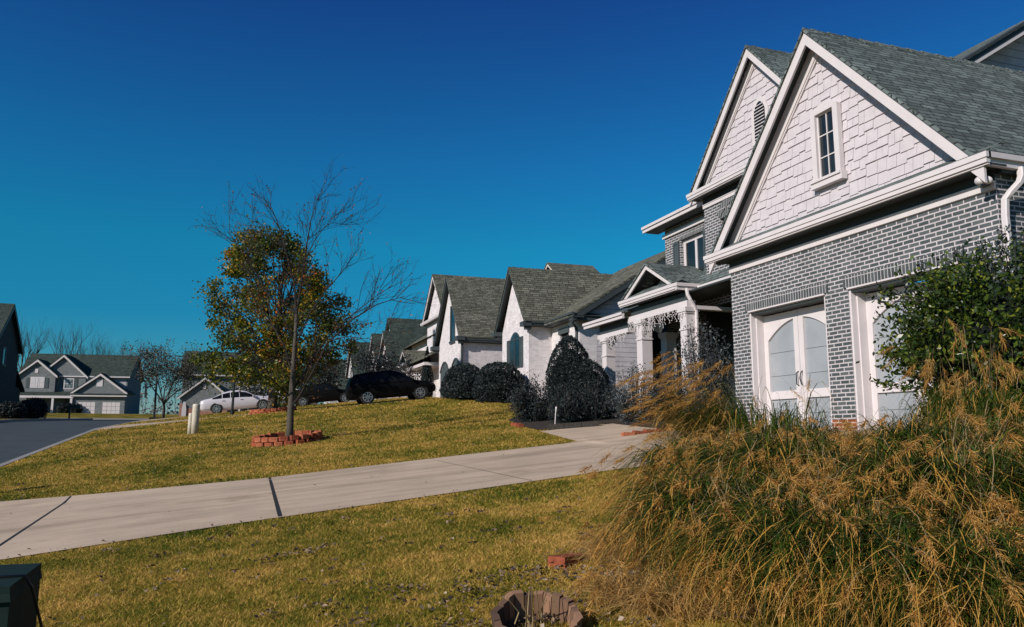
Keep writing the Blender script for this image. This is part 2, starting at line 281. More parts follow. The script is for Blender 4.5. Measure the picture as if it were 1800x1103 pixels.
# ------------------------------------------------------------------ mesh helpers
def uv_auto(me):
    """metre UVs on every face: u along the horizontal, v up the face"""
    uvl = me.uv_layers.new(name='UVMap') if not me.uv_layers else me.uv_layers[0]
    Z = Vector((0, 0, 1)); co = me.vertices
    for p in me.polygons:
        nrm = p.normal
        if abs(nrm.z) > .995: t, b = Vector((1, 0, 0)), Vector((0, 1, 0))
        else:
            t = Z.cross(nrm).normalized(); b = nrm.cross(t)
        for li in p.loop_indices:
            c = co[me.loops[li].vertex_index].co
            uvl.data[li].uv = (c.dot(t), c.dot(b))
class Frame:
    def __init__(s, o, r, n): s.o, s.r, s.n = Vector(o), Vector(r).normalized(), Vector(n).normalized()
    def P(s, a, z, d=0): return s.o + s.r * a + s.n * d + Vector((0, 0, z))
class MB:
    def __init__(s): s.v = []; s.f = []
    def face(s, pts):
        i = len(s.v); s.v += [Vector(p) for p in pts]; s.f.append(tuple(range(i, i + len(pts))))
    def solid(s, a, b):
        """prism between two outlines of equal length"""
        i = len(s.v); n = len(a); s.v += [Vector(p) for p in a] + [Vector(p) for p in b]
        s.f.append(tuple(range(i, i + n))[::-1]); s.f.append(tuple(range(i + n, i + 2 * n)))
        for k in range(n):
            k2 = (k + 1) % n; s.f.append((i + k, i + k2, i + n + k2, i + n + k))
    def box(s, x0, x1, y0, y1, z0, z1):
        s.solid([(x0, y0, z0), (x1, y0, z0), (x1, y1, z0), (x0, y1, z0)], [(x0, y0, z1), (x1, y0, z1), (x1, y1, z1), (x0, y1, z1)])
    def fbox(s, F, a0, a1, z0, z1, d0, d1):
        s.solid([F.P(a0, z0, d0), F.P(a1, z0, d0), F.P(a1, z1, d0), F.P(a0, z1, d0)], [F.P(a0, z0, d1), F.P(a1, z0, d1), F.P(a1, z1, d1), F.P(a0, z1, d1)])
    def fprism(s, F, poly, d0, d1):
        s.solid([F.P(a, z, d0) for a, z in poly], [F.P(a, z, d1) for a, z in poly])
    def bar(s, p, q, wdt, h=None, up=(0, 0, 1)):
        p, q = Vector(p), Vector(q); d = (q - p).normalized(); h = h or wdt
        u = Vector(up); x = d.cross(u)
        if x.length < 1e-4: x = d.cross(Vector((1, 0, 0)))
        x.normalize(); y = x.cross(d); x *= wdt / 2; y *= h / 2
        s.solid([p - x - y, p + x - y, p + x + y, p - x + y], [q - x - y, q + x - y, q + x + y, q - x + y])
    def tube(s, pts, rad, n=6, cap=True):
        pts = [Vector(p) for p in pts]; rad = rad if hasattr(rad, '__len__') else [rad] * len(pts)
        i0 = len(s.v); ref = None
        for k, p in enumerate(pts):
            d = (pts[min(k + 1, len(pts) - 1)] - pts[max(k - 1, 0)])
            if d.length < 1e-6: d = Vector((0, 0, 1))
            d.normalize()
            if ref is None:
                ref = d.cross(Vector((0, 0, 1)))
                if ref.length < .05: ref = d.cross(Vector((1, 0, 0)))
            x = (ref - d * ref.dot(d)).normalized(); ref = x; y = d.cross(x)
            for j in range(n):
                a = 2 * math.pi * j / n; s.v.append(p + (x * math.cos(a) + y * math.sin(a)) * rad[k])
        for k in range(len(pts) - 1):
            for j in range(n):
                a, b = i0 + k * n + j, i0 + k * n + (j + 1) % n; s.f.append((a, b, b + n, a + n))
        if cap:
            s.f.append(tuple(range(i0, i0 + n))[::-1]); e = i0 + (len(pts) - 1) * n; s.f.append(tuple(range(e, e + n)))
    def wall(s, F, a0, a1, z0, z1, holes=(), th=.25, d=0, caps=False):
        """a wall sheet with rectangular openings and their reveals"""
        xs = sorted({a0, a1, *[h[0] for h in holes], *[h[1] for h in holes]}); zs = sorted({z0, z1, *[h[2] for h in holes], *[h[3] for h in holes]})
        for i in range(len(xs) - 1):
            for j in range(len(zs) - 1):
                xm, zm = (xs[i] + xs[i + 1]) / 2, (zs[j] + zs[j + 1]) / 2
                if any(h[0] < xm < h[1] and h[2] < zm < h[3] for h in holes): continue
                s.face([F.P(xs[i], zs[j], d), F.P(xs[i + 1], zs[j], d), F.P(xs[i + 1], zs[j + 1], d), F.P(xs[i], zs[j + 1], d)])
        for h in holes:
            for (p, q) in (((h[0], h[2]), (h[0], h[3])), ((h[1], h[3]), (h[1], h[2])), ((h[0], h[3]), (h[1], h[3])), ((h[1], h[2]), (h[0], h[2]))):
                s.face([F.P(*p, d), F.P(*q, d), F.P(*q, d - th), F.P(*p, d - th)])
        for (p, q) in (((a0, z0), (a0, z1)), ((a1, z1), (a1, z0)), ((a0, z1), (a1, z1))) if caps else ():
            s.face([F.P(*p, d), F.P(*q, d), F.P(*q, d - th), F.P(*p, d - th)])
    def build(s, name, mat, parent=None, smooth=False, local=False, fix=True):
        off = Vector((0, 0, 0))
        if parent is not None and not local:
            p = parent
            while p is not None: off += p.location; p = p.parent
        me = bpy.data.meshes.new(name); me.from_pydata([tuple(v - off) for v in s.v], [], s.f)
        if fix:
            bm = bmesh.new(); bm.from_mesh(me); bmesh.ops.recalc_face_normals(bm, faces=bm.faces); bm.to_mesh(me); bm.free()
        me.update(); uv_auto(me); me.materials.append(mat)
        if smooth:
            for p in me.polygons: p.use_smooth = True
        o = bpy.data.objects.new(name, me); COL.objects.link(o)
        if parent is not None: o.parent = parent
        return o
def tag(o, label, cat, group=None):
    o['label'] = label; o['category'] = cat
    if group: o['group'] = group
    return o
def thing(name, label, cat, loc=(0, 0, 0), rz=0, group=None):
    o = bpy.data.objects.new(name, None); COL.objects.link(o); o.location = loc; o.rotation_euler = (0, 0, rz); o.empty_display_size = .2
    return tag(o, label, cat, group)
def struct(o, kind='structure'): o['kind'] = kind; return o
def np_mesh(name, V, F4, mat, parent=None, uv=None, off=(0, 0, 0), tri=False):
    V = np.asarray(V, np.float32).reshape(-1, 3) - np.asarray(off, np.float32); k = 3 if tri else 4
    F4 = np.asarray(F4, np.int32).reshape(-1, k)
    me = bpy.data.meshes.new(name); me.vertices.add(len(V)); me.vertices.foreach_set('co', V.ravel())
    me.loops.add(F4.size); me.loops.foreach_set('vertex_index', F4.ravel())
    me.polygons.add(len(F4)); me.polygons.foreach_set('loop_start', np.arange(0, F4.size, k, dtype=np.int32))
    if uv is not None:
        u = me.uv_layers.new(name='UVMap'); u.data.foreach_set('uv', np.asarray(uv, np.float32)[F4.ravel()].ravel())
    me.update(calc_edges=True); me.materials.append(mat)
    o = bpy.data.objects.new(name, me); COL.objects.link(o)
    if parent is not None: o.parent = parent
    return o
def wloc(parent):
    v = Vector((0, 0, 0)); p = parent
    while p is not None: v += p.location; p = p.parent
    return tuple(v)
def unit(v): return v / np.maximum(np.linalg.norm(v, axis=1, keepdims=True), 1e-9)
def leaves(name, C, size, mat, parent=None, rng=None, ratio=.55, updir=None, var=.4):
    """one rhombus leaf at every centre"""
    rng = rng or np.random.default_rng(1); n = len(C)
    t = unit(rng.normal(size=(n, 3)) if updir is None else rng.normal(size=(n, 3)) * .6 + np.asarray(updir))
    b = unit(np.cross(t, rng.normal(size=(n, 3)))); s = (size * (1 + rng.uniform(-var, var, n)))[:, None]
    V = np.stack([C - t * s * .5, C + b * s * ratio * .5, C + t * s * .5, C - b * s * ratio * .5], 1)
    return np_mesh(name, V, np.arange(4 * n), mat, parent, off=wloc(parent))
def ribbons(P, wid, rng, taper=1.0):
    """P (n, m, 3) centre lines -> ribbon vertices, quads, uv"""
    n, m, _ = P.shape
    d = np.gradient(P, axis=1); side = np.cross(d, np.array([0, 0, 1.0])[None, None]) + rng.normal(size=(n, 1, 3)) * .02
    side /= np.maximum(np.linalg.norm(side, axis=2, keepdims=True), 1e-9)
    s = np.linspace(0, 1, m); prof_ = (1 - s ** 2 * .9 * taper)[None, :, None] * np.asarray(wid).reshape(-1, 1, 1) * .5
    V = np.stack([P - side * prof_, P + side * prof_], 2).reshape(-1, 3)
    uv = np.stack([np.tile(np.array([0, 1.0]), n * m), np.repeat(np.tile(s, n), 2)], 1)
    i = (np.arange(n)[:, None] * m + np.arange(m - 1)[None]) * 2; F = np.stack([i, i + 1, i + 3, i + 2], -1).reshape(-1, 4)
    return V, F, uv
def GZ(x, y):
    return np.vectorize(H)(x, y)

# ------------------------------------------------------------------ ground, road, drives
def noise2(x, y):
    return .5 * math.sin(.9 * x + 1.7) * math.sin(.8 * y + .4) + .3 * math.sin(2.1 * x - .6 * y) + .2 * math.sin(1.3 * y + 2.9 * x + 1)
def ground_z(x, y):
    if in_road(x, y): return H(CURB, y) - .24
    if x < CURB: return H(CURB, y) - .02 + (-13.6 - x) * .004
    return H(x, y)
def build_ground():
    xs = [-400, -250, -150, -90, -60, -45, -35, -28, -22, -18, -15, -13.62, -13.58, -10, -7, CURB - .02, CURB + .02] + [round(-5 + .5 * i, 2) for i in range(45)] + [18, 19, 20, 22, 25, 30, 40, 60, 90, 150, 250, 400]
    ys = [-60, -30, -15, -8, -4] + [round(-2 + .5 * i, 2) for i in range(60)] + [28 + i for i in range(36)] + [66, 70, 75, 80, 85, 91.98, 92.02, 96, 99.98, 100.02, 105, 110, 125, 150, 180, 230, 320, 500, 800]
    V = [(x, y, ground_z(x, y)) for y in ys for x in xs]; nx = len(xs)
    F = [(j * nx + i, j * nx + i + 1, (j + 1) * nx + i + 1, (j + 1) * nx + i) for j in range(len(ys) - 1) for i in range(nx - 1)]
    me = bpy.data.meshes.new('ground'); me.from_pydata(V, [], F); me.update(); me.materials.append(M['lawn'])
    for p in me.polygons: p.use_smooth = True
    o = bpy.data.objects.new('ground', me); COL.objects.link(o); struct(o)
build_ground()
def sheet(name, mat, fa, fb, xs, nt_=8, dz=.012, hz=H):
    """sheet between two curves Y=fa(x) and Y=fb(x), laid on the terrain"""
    b = MB(); rows = []
    for x in xs:
        y0, y1 = fa(x), fb(x); rows.append([(x, y0 + (y1 - y0) * k / nt_, hz(x, y0 + (y1 - y0) * k / nt_) + dz) for k in range(nt_ + 1)])
    for i in range(len(rows) - 1):
        for k in range(nt_): b.face([rows[i][k], rows[i + 1][k], rows[i + 1][k + 1], rows[i][k + 1]])
    o = b.build(name, mat, fix=False); return struct(o)
def interp(pts):
    def f(x):
        if x <= pts[0][0]: return pts[0][1]
        for (x0, y0), (x1, y1) in zip(pts, pts[1:]):
            if x <= x1: return y0 + (y1 - y0) * (x - x0) / (x1 - x0)
        return pts[-1][1]
    return f
D1A = interp([(-5.6, 8.0), (-3.5, 8.75), (-2, 9.05), (0, 9.45), (2.6, 9.7), (5, 9.95), (6.5, 9.5), (10.9, 8.6)])
D1B = interp([(-5.6, 17.6), (-3.8, 16.5), (-2, 16.0), (.66, 15.55), (4.3, 15.65), (6.7, 15.62), (6.95, 15.75), (7.2, 18.6), (9.2, 18.6), (9.25, 15.6), (10.9, 15.4)])
xsd = [CURB + .02] + [round(-5.5 + .25 * i, 2) for i in range(49)] + [6.72, 6.85, 6.95, 7.05, 7.12, 7.2, 7.5, 8, 8.5, 9.0, 9.2, 9.25, 9.5, 10, 10.5, 10.9]
sheet('driveway', M['concrete'], D1A, D1B, xsd)
def joint(name, p, q, wd):
    b = MB(); n = 14; p, q = Vector((*p, 0)), Vector((*q, 0)); s = (q - p).cross(Vector((0, 0, 1))).normalized() * wd / 2
    for k in range(n):
        a, c = p.lerp(q, k / n), p.lerp(q, (k + 1) / n)
        b.face([(v.x, v.y, H(v.x, v.y) + .017) for v in (a - s, a + s, c + s, c - s)])
    struct(b.build(name, M['joint'], fix=False))
joint('driveway_joint', (.56, 9.56), (.70, 15.54), .045)
joint('driveway_joint', (-2.25, 9.0), (-2.62, 16.1), .03)
joint('driveway_joint', (3.7, 9.85), (3.75, 15.6), .008)
joint('driveway_joint', (6.6, 9.5), (6.5, 15.6), .008)
D2A, D2B = interp([(-6, 38.6), (-3, 39.4), (13, 39.4)]), interp([(-6, 44.6), (-3, 43.6), (13, 43.6)])
D3A, D3B = interp([(-6, 51.5), (-2.5, 53), (13, 53)]), interp([(-6, 60.5), (-2.5, 59), (13, 59)])
xs2 = [CURB + .02] + [-5 + i for i in range(19)]
sheet('driveway', M['concrete'], D2A, D2B, xs2, 4); sheet('driveway', M['concrete'], D3A, D3B, xs2, 4)
ysr = [-30, -10, 0, 5, 10, 15.3, 20, 25, 30, 35, 40, 45, 50, 55, 60, 65, 70, 75, 80, 84, 88, 92, 96, 99.6]
def ysheet(name, mat, x0, x1, ys, dz, z=lambda y: H(CURB, y), top=None):
    b = MB()
    for y0, y1 in zip(ys, ys[1:]):
        if top is None: b.face([(x0, y0, z(y0) + dz), (x1, y0, z(y0) + dz), (x1, y1, z(y1) + dz), (x0, y1, z(y1) + dz)])
        else: b.solid([(x0, y0, z(y0) + dz), (x1, y0, z(y0) + dz), (x1, y0, z(y0) + top), (x0, y0, z(y0) + top)], [(x0, y1, z(y1) + dz), (x1, y1, z(y1) + dz), (x1, y1, z(y1) + top), (x0, y1, z(y1) + top)])
    return b
rd = ysheet('road', None, -13.2, -6.0, ysr, -.15)
rd.face([(-300, 92.2, H(CURB, 92) - .15), (-13.2, 92.2, H(CURB, 92) - .15), (-13.2, 99.6, H(CURB, 99.6) - .15), (-300, 99.6, H(CURB, 99.6) - .15)])
struct(rd.build('road', M['asphalt'], fix=False))
kb = ysheet('kerb', None, CURB - .16, CURB + .015, ysr[:-1] + [100], -.3, top=.02)
ysk = ysr[:-2]; k2 = ysheet('k', None, -13.66, -13.5, ysk, -.3, top=.02)
kb.v, kb.f = kb.v + k2.v, kb.f + [tuple(i + len(kb.v) for i in f) for f in k2.f]
kb.box(-300, CURB - .16, 99.8, 100.0, H(CURB, 100) - .3, H(CURB, 100) + .02)
struct(kb.build('kerb', M['kerb']))
gt = ysheet('gutter_pan', None, -6.1, CURB - .16, ysr, -.142); struct(gt.build('road_gutter', M['kerb'], fix=False))
BEDA = interp([(7.3, 18.9), (9.2, 18.7), (9.3, 16.1), (12, 16.0)]); BEDB = interp([(7.3, 19.6), (7.7, 22.6), (8.6, 24), (12, 26)])
sheet('planting_bed', M['mulch'], BEDA, BEDB, [7.3, 7.5, 7.8, 8.1, 8.4, 8.8, 9.2, 9.3, 9.6, 10, 10.6, 11.2, 12], 8, .02)
sheet('planting_bed', M['mulch'], interp([(2.7, 3.9), (2.9, 3.1), (3.3, 2.6), (9, 2.5)]), interp([(2.7, 4.2), (3.0, 5.2), (4, 6.4), (9, 8.0)]), [2.7 + .25 * i for i in range(26)], 8, .02)
def on_grass(x, y):
    if x < CURB + .05: return False
    if D1A(x) - .03 < y < D1B(x) + .03: return False
    if D2A(x) < y < D2B(x) or D3A(x) < y < D3B(x): return False
    if 7.3 < x < 12 and BEDA(x) < y < BEDB(x): return False
    if x > 9.0 and 15 < y: return x < 9.0 + .10 * (y - 15) and y > 24
    return True
RINGS = [(1.46, 22.9, .86), (1.9, 41.6, 1.05)]
def build_lawn():
    rng = np.random.default_rng(7); Vs = []
    hw = math.tan(R(33.6)) + .06
    # blades per square metre, height, width by distance band along the view axis
    for (d0, d1, dens, hgt, wd) in ((2.6, 5, 6500, .026, .006), (5, 8, 4400, .028, .0075), (8, 13, 1900, .032, .011), (13, 22, 760, .038, .018), (22, 34, 300, .045, .03), (34, 62, 90, .06, .05)):
        area = hw * (d1 ** 2 - d0 ** 2); n = int(area * dens)
        d = np.sqrt(rng.uniform(d0 ** 2, d1 ** 2, n)); s = rng.uniform(-hw, hw, n) * d
        yw = R(19.2); x = d * math.sin(yw) + s * math.cos(yw); y = d * math.cos(yw) - s * math.sin(yw)
        # only where the lawn can be seen
        ok = np.array([on_grass(a, b) and not any((a - r[0]) ** 2 + (b - r[1]) ** 2 < r[2] ** 2 for r in RINGS) for a, b in zip(x, y)]); x, y = x[ok], y[ok]; n = len(x)
        if n == 0: continue
        z = GZ(x, y); base = np.stack([x, y, z - .004], 1)
        ang = rng.uniform(0, 2 * math.pi, n); wv = np.stack([np.cos(ang), np.sin(ang), np.zeros(n)], 1) * wd / 2
        patch = .75 + .5 * rng.random(n)
        tip = base + np.stack([rng.normal(0, .95, n), rng.normal(0, .95, n), np.ones(n)], 1) * (hgt * patch)[:, None]
        Vs.append(np.stack([base - wv, base + wv, tip], 1))
    V = np.concatenate(Vs).reshape(-1, 3)
    o = np_mesh('lawn_grass', V, np.arange(len(V)), M['blade'], tri=True)
    struct(o, 'stuff'); tag(o, 'short golden and green winter grass covering the front lawns', 'grass')
build_lawn()
def build_litter():
    rng = np.random.default_rng(11); P = []
    def add(n, x0, x1, y0, y1, spread=None):
        for _ in range(n):
            x, y = rng.uniform(x0, x1), rng.uniform(y0, y1)
            P.append((x, y))
    add(300, -3, 4, 3, 9.5); add(800, -5, 7, 16.5, 36); add(14, -4, 8, 9.6, 15.4)
    def clump(cx, cy, n, s):
        for _ in range(n): P.append((rng.normal(cx, s), rng.normal(cy, s)))
    for _ in range(80): clump(rng.uniform(-1.2, 3.6), rng.uniform(3.6, 8.6), rng.integers(4, 12), .025)
    for _ in range(150): clump(rng.uniform(.5, 2.7), rng.uniform(3.3, 5.1), rng.integers(5, 16), .05)
    for _ in range(60): clump(rng.uniform(-4.5, 5), rng.uniform(16.5, 30), rng.integers(2, 6), .06)
    for _ in range(16): clump(rng.normal(1.9, .8), rng.normal(23.6, .8), 14, .25)
    for k in range(6): clump(.3 + k * .1, 6.75 + k * .03, 14, .05)
    clump(2.3, 5.1, 60, .12); clump(2.6, 4.6, 60, .2); clump(1.9, 4.6, 50, .25)
    for x in np.linspace(-5, 6.5, 46): clump(x, D1B(x) + .05, rng.integers(1, 4), .05); 
    for x in np.linspace(-3, 5, 18): clump(x, D1A(x) - .03, rng.integers(1, 3), .05)
    P = np.array(P); n = len(P); z = GZ(P[:, 0], P[:, 1]); lift = np.array([.04 if on_grass(a, b) else .022 for a, b in P])
    C = np.stack([P[:, 0], P[:, 1], z + lift], 1)
    d = np.linalg.norm(P, axis=1); size = np.clip(.018 + .0013 * d, .02, .07)
    t = unit(np.stack([rng.normal(size=n), rng.normal(size=n), rng.normal(0, .3, n)], 1)); b = unit(np.cross(t, np.stack([rng.normal(0, .5, n), rng.normal(0, .5, n), np.ones(n)], 1)))
    s = (size * rng.uniform(.6, 1.4, n))[:, None]; up = np.array([[0, 0, 1.0]])
    # a leaf folded along its midrib: two quads' worth of a curled outline
    V = np.stack([C - t * s * .6, C - t * s * .1 + b * s * .42 + up * s * .22, C + t * s * .6 + up * s * .12, C - t * s * .1 - b * s * .42 + up * s * .25], 1)
    o = np_mesh('fallen_leaves', V, np.arange(4 * n), M['litter']); struct(o, 'stuff'); tag(o, 'dry brown fallen leaves scattered over the lawn', 'leaves')
build_litter()

# ------------------------------------------------------------------ house pieces
def chevron(ac, hw, ze, zr, t0, t1):
    return [(ac - hw, ze - t0), (ac, zr - t0), (ac + hw, ze - t0), (ac + hw, ze - t1), (ac, zr - t1), (ac - hw, ze - t1)]
def gable(root, F, ac, hw, ze, zr, oh, depth, roof='roof', trim='trim', rake=.3, soffit=True, rakeboard=0, cap=True):
    """roof slab, soffit, rake boards of a gable whose front wall lies in frame F"""
    b = MB()
    for sgn in (-1, 1):
        e = ac + sgn * hw
        b.fprism(F, [(e, ze), (ac, zr), (ac, zr - .07), (e, ze - .07)], oh + .04, -depth)
    rf = b.build('roof', M[roof], root)
    if cap:
        b = MB(); k = 0; d = oh + .03; sl = (zr - ze) / hw
        while d > -depth + .1:
            for sgn in (-1, 1):
                wv = .15; z0 = zr + .022 + .012 * (k % 2)
                b.solid([F.P(ac, z0, d), F.P(ac + sgn * wv, z0 - sl * wv, d), F.P(ac + sgn * wv, z0 - sl * wv - .02, d), F.P(ac, z0 - .02, d)],
                        [F.P(ac, z0 - .014, d - .2), F.P(ac + sgn * wv, z0 - .014 - sl * wv, d - .2), F.P(ac + sgn * wv, z0 - .034 - sl * wv, d - .2), F.P(ac, z0 - .034, d - .2)])
            d -= .2; k += 1
        c = b.build('ridge_cap', M[roof], rf)
        c.location = c.location  # stays with the roof
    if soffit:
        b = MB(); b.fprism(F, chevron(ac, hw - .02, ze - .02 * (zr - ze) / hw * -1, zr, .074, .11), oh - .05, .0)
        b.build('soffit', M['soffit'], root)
    b = MB(); t = .072
    for sgn in (-1, 1):
        e = ac + sgn * hw
        b.fprism(F, [(e, ze - t), (ac, zr - t), (ac, zr - t - rake), (e, ze - t - rake)], oh - .045, oh)
    b.build('rake_trim', M[trim], root)
    if rakeboard:
        b = MB(); t = .112
        for sgn in (-1, 1):
            e = ac + sgn * (hw - .42); zz = ze + .42 * (zr - ze) / hw
            b.fprism(F, [(e, zz - t), (ac, zr - t), (ac, zr - t - rakeboard), (e, zz - t - rakeboard)], .045, .085)
            b.fprism(F, [(e, zz - t - rakeboard * .8), (ac, zr - t - rakeboard * .8), (ac, zr - t - rakeboard * 1.12), (e, zz - t - rakeboard * 1.12)], .03, .06)
        b.build('frieze_trim', M[trim], root)
def pent(root, F, a0, a1, z0, proj=.38, trim='trim', roof='roof', frieze=None, ret=True):
    """moulded eave across a gable: gutter, little roof above, soffit below, frieze board"""
    b = MB()
    b.fbox(F, a0, a1, z0 + .045, z0 + .13, proj - .02, proj + .075)
    b.fbox(F, a0 + .02, a1 - .02, z0 - .03, z0 + .045, proj - .02, proj + .055)
    b.fbox(F, a0 + .03, a1 - .03, z0 - .06, z0 - .03, proj - .02, proj + .025)
    b.build('gutter', M[trim], root)
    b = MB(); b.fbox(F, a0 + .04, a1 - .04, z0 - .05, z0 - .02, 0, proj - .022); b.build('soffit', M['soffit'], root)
    b = MB(); b.fprism(Frame(F.P(a0 + .03, 0, 0), F.n, F.r), [(0, z0 + .36), (proj + .06, z0 + .14), (proj + .06, z0 + .125), (0, z0 + .30)], 0, a1 - a0 - .06); b.build('pent_roof', M[roof], root)
    if frieze:
        b = MB(); b.fbox(F, frieze[0], frieze[1], z0 - .33, z0 - .24, .003, .04); b.fbox(F, frieze[0], frieze[1], z0 - .24, z0 - .21, .003, .055); b.build('frieze_board', M[trim], root)
        b = MB(); b.fbox(F, frieze[0], frieze[1], z0 - .208, z0 - .052, .003, .03); b.build('frieze_shade', M['soffit'], root)  # dark band painted where the gutter shades the wall
def gutter_run(root, F, a0, a1, z0, d, trim='trim'):
    b = MB(); b.fbox(F, a0, a1, z0 + .045, z0 + .13, d, d + .12); b.fbox(F, a0, a1, z0 - .06, z0 + .045, d, d + .075); b.build('gutter', M[trim], root)
def shakes(root, F, ac, hw, ze, zr, zb, seed, mat='shake'):
    """staggered shingles clipped to the gable; every shingle is tilted a little so that its butt throws a line of shade"""
    rng = random.Random(seed); b = MB(); sl = (zr - ze) / hw; z = zb; ex = .205
    while z < zr - .3:
        half = lambda zz: max(0, (zr - .12 - zz) / sl)
        a = ac - half(z) - rng.random() * .2
        while a < ac + half(z):
            wdt = rng.choice((.14, .18, .22, .26, .30)); st = rng.choice((0, 0, .035, .045, .06)); z0 = z - st; z1 = z + ex + .01
            l0, r0 = max(a, ac - half(z0)), min(a + wdt - .008, ac + half(z0)); l1, r1 = max(a, ac - half(z1)), min(a + wdt - .008, ac + half(z1))
            if r0 - l0 > .02:
                if r1 - l1 < .005:
                    l1 = l0 if l0 > ac else r0 - .004; r1 = l1 + .004; z1 = min(z1, zr - .13 - sl * abs((l1 if l0 > ac else r1) - ac))
                d0 = .030 + rng.random() * .008
                b.solid([F.P(l0, z0, .0), F.P(r0, z0, .0), F.P(r1, z1, .0), F.P(l1, z1, .0)], [F.P(l0, z0, d0), F.P(r0, z0, d0), F.P(r1, z1, .008), F.P(l1, z1, .008)])
            a += wdt
        z += ex
    b.build('shingle_siding', M[mat], root)
def arc(a0, a1, z, rise, n=14):
    """shallow arch from (a0,z) to (a1,z)"""
    return [(a0 + (a1 - a0) * k / n, z + rise * (1 - (2 * k / n - 1) ** 2)) for k in range(n + 1)]
def window(root, F, a0, a1, z0, z1, nx=2, nz=3, casing=.11, proj=.06, frame='trim', arch=0, sill=True, glass='glass', mullions=(), d=0, sash=.045, muntin=.02):
    """casing, sashes with bars, glass set back, sill"""
    b = MB(); c = casing
    b.fbox(F, a0 - c, a0, z0, z1, d, d + proj); b.fbox(F, a1, a1 + c, z0, z1, d, d + proj)
    if arch:
        pts = arc(a0 - c, a1 + c, z1 + c * .3, arch); b.fprism(F, [(a0 - c, z1)] + pts + [(a1 + c, z1)], d, d + proj)
    else: b.fbox(F, a0 - c, a1 + c, z1, z1 + c * 1.1, d, d + proj)
    fr = b.build('window', M[frame], root)
    b = MB(); b.face([F.P(a0, z0, d + .012), F.P(a1, z0, d + .012), F.P(a1, z1, d + .012), F.P(a0, z1, d + .012)]); b.build('pane', M[glass], fr, fix=False)
    b = MB(); s = sash
    cuts = [a0] + list(mullions) + [a1]
    for u0, u1 in zip(cuts, cuts[1:]):
        b.fbox(F, u0, u0 + s, z0, z1, d + .014, d + .04); b.fbox(F, u1 - s, u1, z0, z1, d + .014, d + .04)
        b.fbox(F, u0 + s, u1 - s, z0, z0 + s, d + .014, d + .04); b.fbox(F, u0 + s, u1 - s, z1 - s, z1, d + .014, d + .04)
        for k in range(1, nx):
            x = u0 + (u1 - u0) * k / nx; b.fbox(F, x - muntin / 2, x + muntin / 2, z0 + s, z1 - s, d + .016, d + .032)
        for k in range(1, nz):
            z = z0 + (z1 - z0) * k / nz; b.fbox(F, u0 + s, u1 - s, z - muntin / 2, z + muntin / 2, d + .017, d + .030)
    b.build('sash', M[frame], fr)
    if sill:
        b = MB(); b.fbox(F, a0 - c - .05, a1 + c + .05, z0 - .16, z0 - .002, d, d + proj + .03); b.fbox(F, a0 - c - .03, a1 + c + .03, z0 - .05, z0 + .0, d + proj + .03, d + proj + .06); b.build('sill', M[frame], fr)
    return fr
def shutter(root, F, a0, a1, z0, z1, d=0, mat='shutter'):
    b = MB(); b.fbox(F, a0, a1, z0, z1, d + .003, d + .03)
    for (p, q, r, s) in ((a0, a0 + .06, z0, z1), (a1 - .06, a1, z0, z1), (a0 + .06, a1 - .06, z0, z0 + .08), (a0 + .06, a1 - .06, z1 - .08, z1), (a0 + .06, a1 - .06, (z0 + z1) / 2 - .04, (z0 + z1) / 2 + .04)):
        b.fbox(F, p, q, r, s, d + .03, d + .05)
    return b.build('shutter', M[mat], root)
def soldier(root, F, a0, a1, z0, z1, d=.022, mat='soldier'):
    b = MB(); b.fbox(F, a0, a1, z0, z1, -.05, d); return b.build('lintel', M[mat], root)
def downspout(root, pts, mat='trim', wd=.085):
    b = MB(); pts = [Vector(p) for p in pts]
    i0 = 0; rings = []
    for k, p in enumerate(pts):
        dr = (pts[min(k + 1, len(pts) - 1)] - pts[max(k - 1, 0)]).normalized()
        x = Vector((0, 1, 0)); x = (x - dr * x.dot(dr)); x = x.normalized() if x.length > .2 else Vector((1, 0, 0)); y = dr.cross(x).normalized()
        rings.append([p + x * sx_ * wd * .5 + y * sy_ * wd * .38 for sx_, sy_ in ((-1, -.7), (-.7, -1), (.7, -1), (1, -.7), (1, .7), (.7, 1), (-.7, 1), (-1, .7))])
    for r0, r1 in zip(rings, rings[1:]): b.solid(r0, r1)
    return b.build('downspout', M[mat], root)
def column(root, x, y, z0, z1, s=.3):
    b = MB(); h = s / 2
    b.box(x - h, x + h, y - h, y + h, z0, z1 - .12)
    for (e, p, q) in ((.06, z1 - .12, z1), (.03, z1 - .17, z1 - .12), (.025, z1 - .62, z1 - .57), (.05, z0, z0 + .22)):
        b.box(x - h - e, x + h + e, y - h - e, y + h + e, p, q)
    return b.build('column', M['trim'], root)

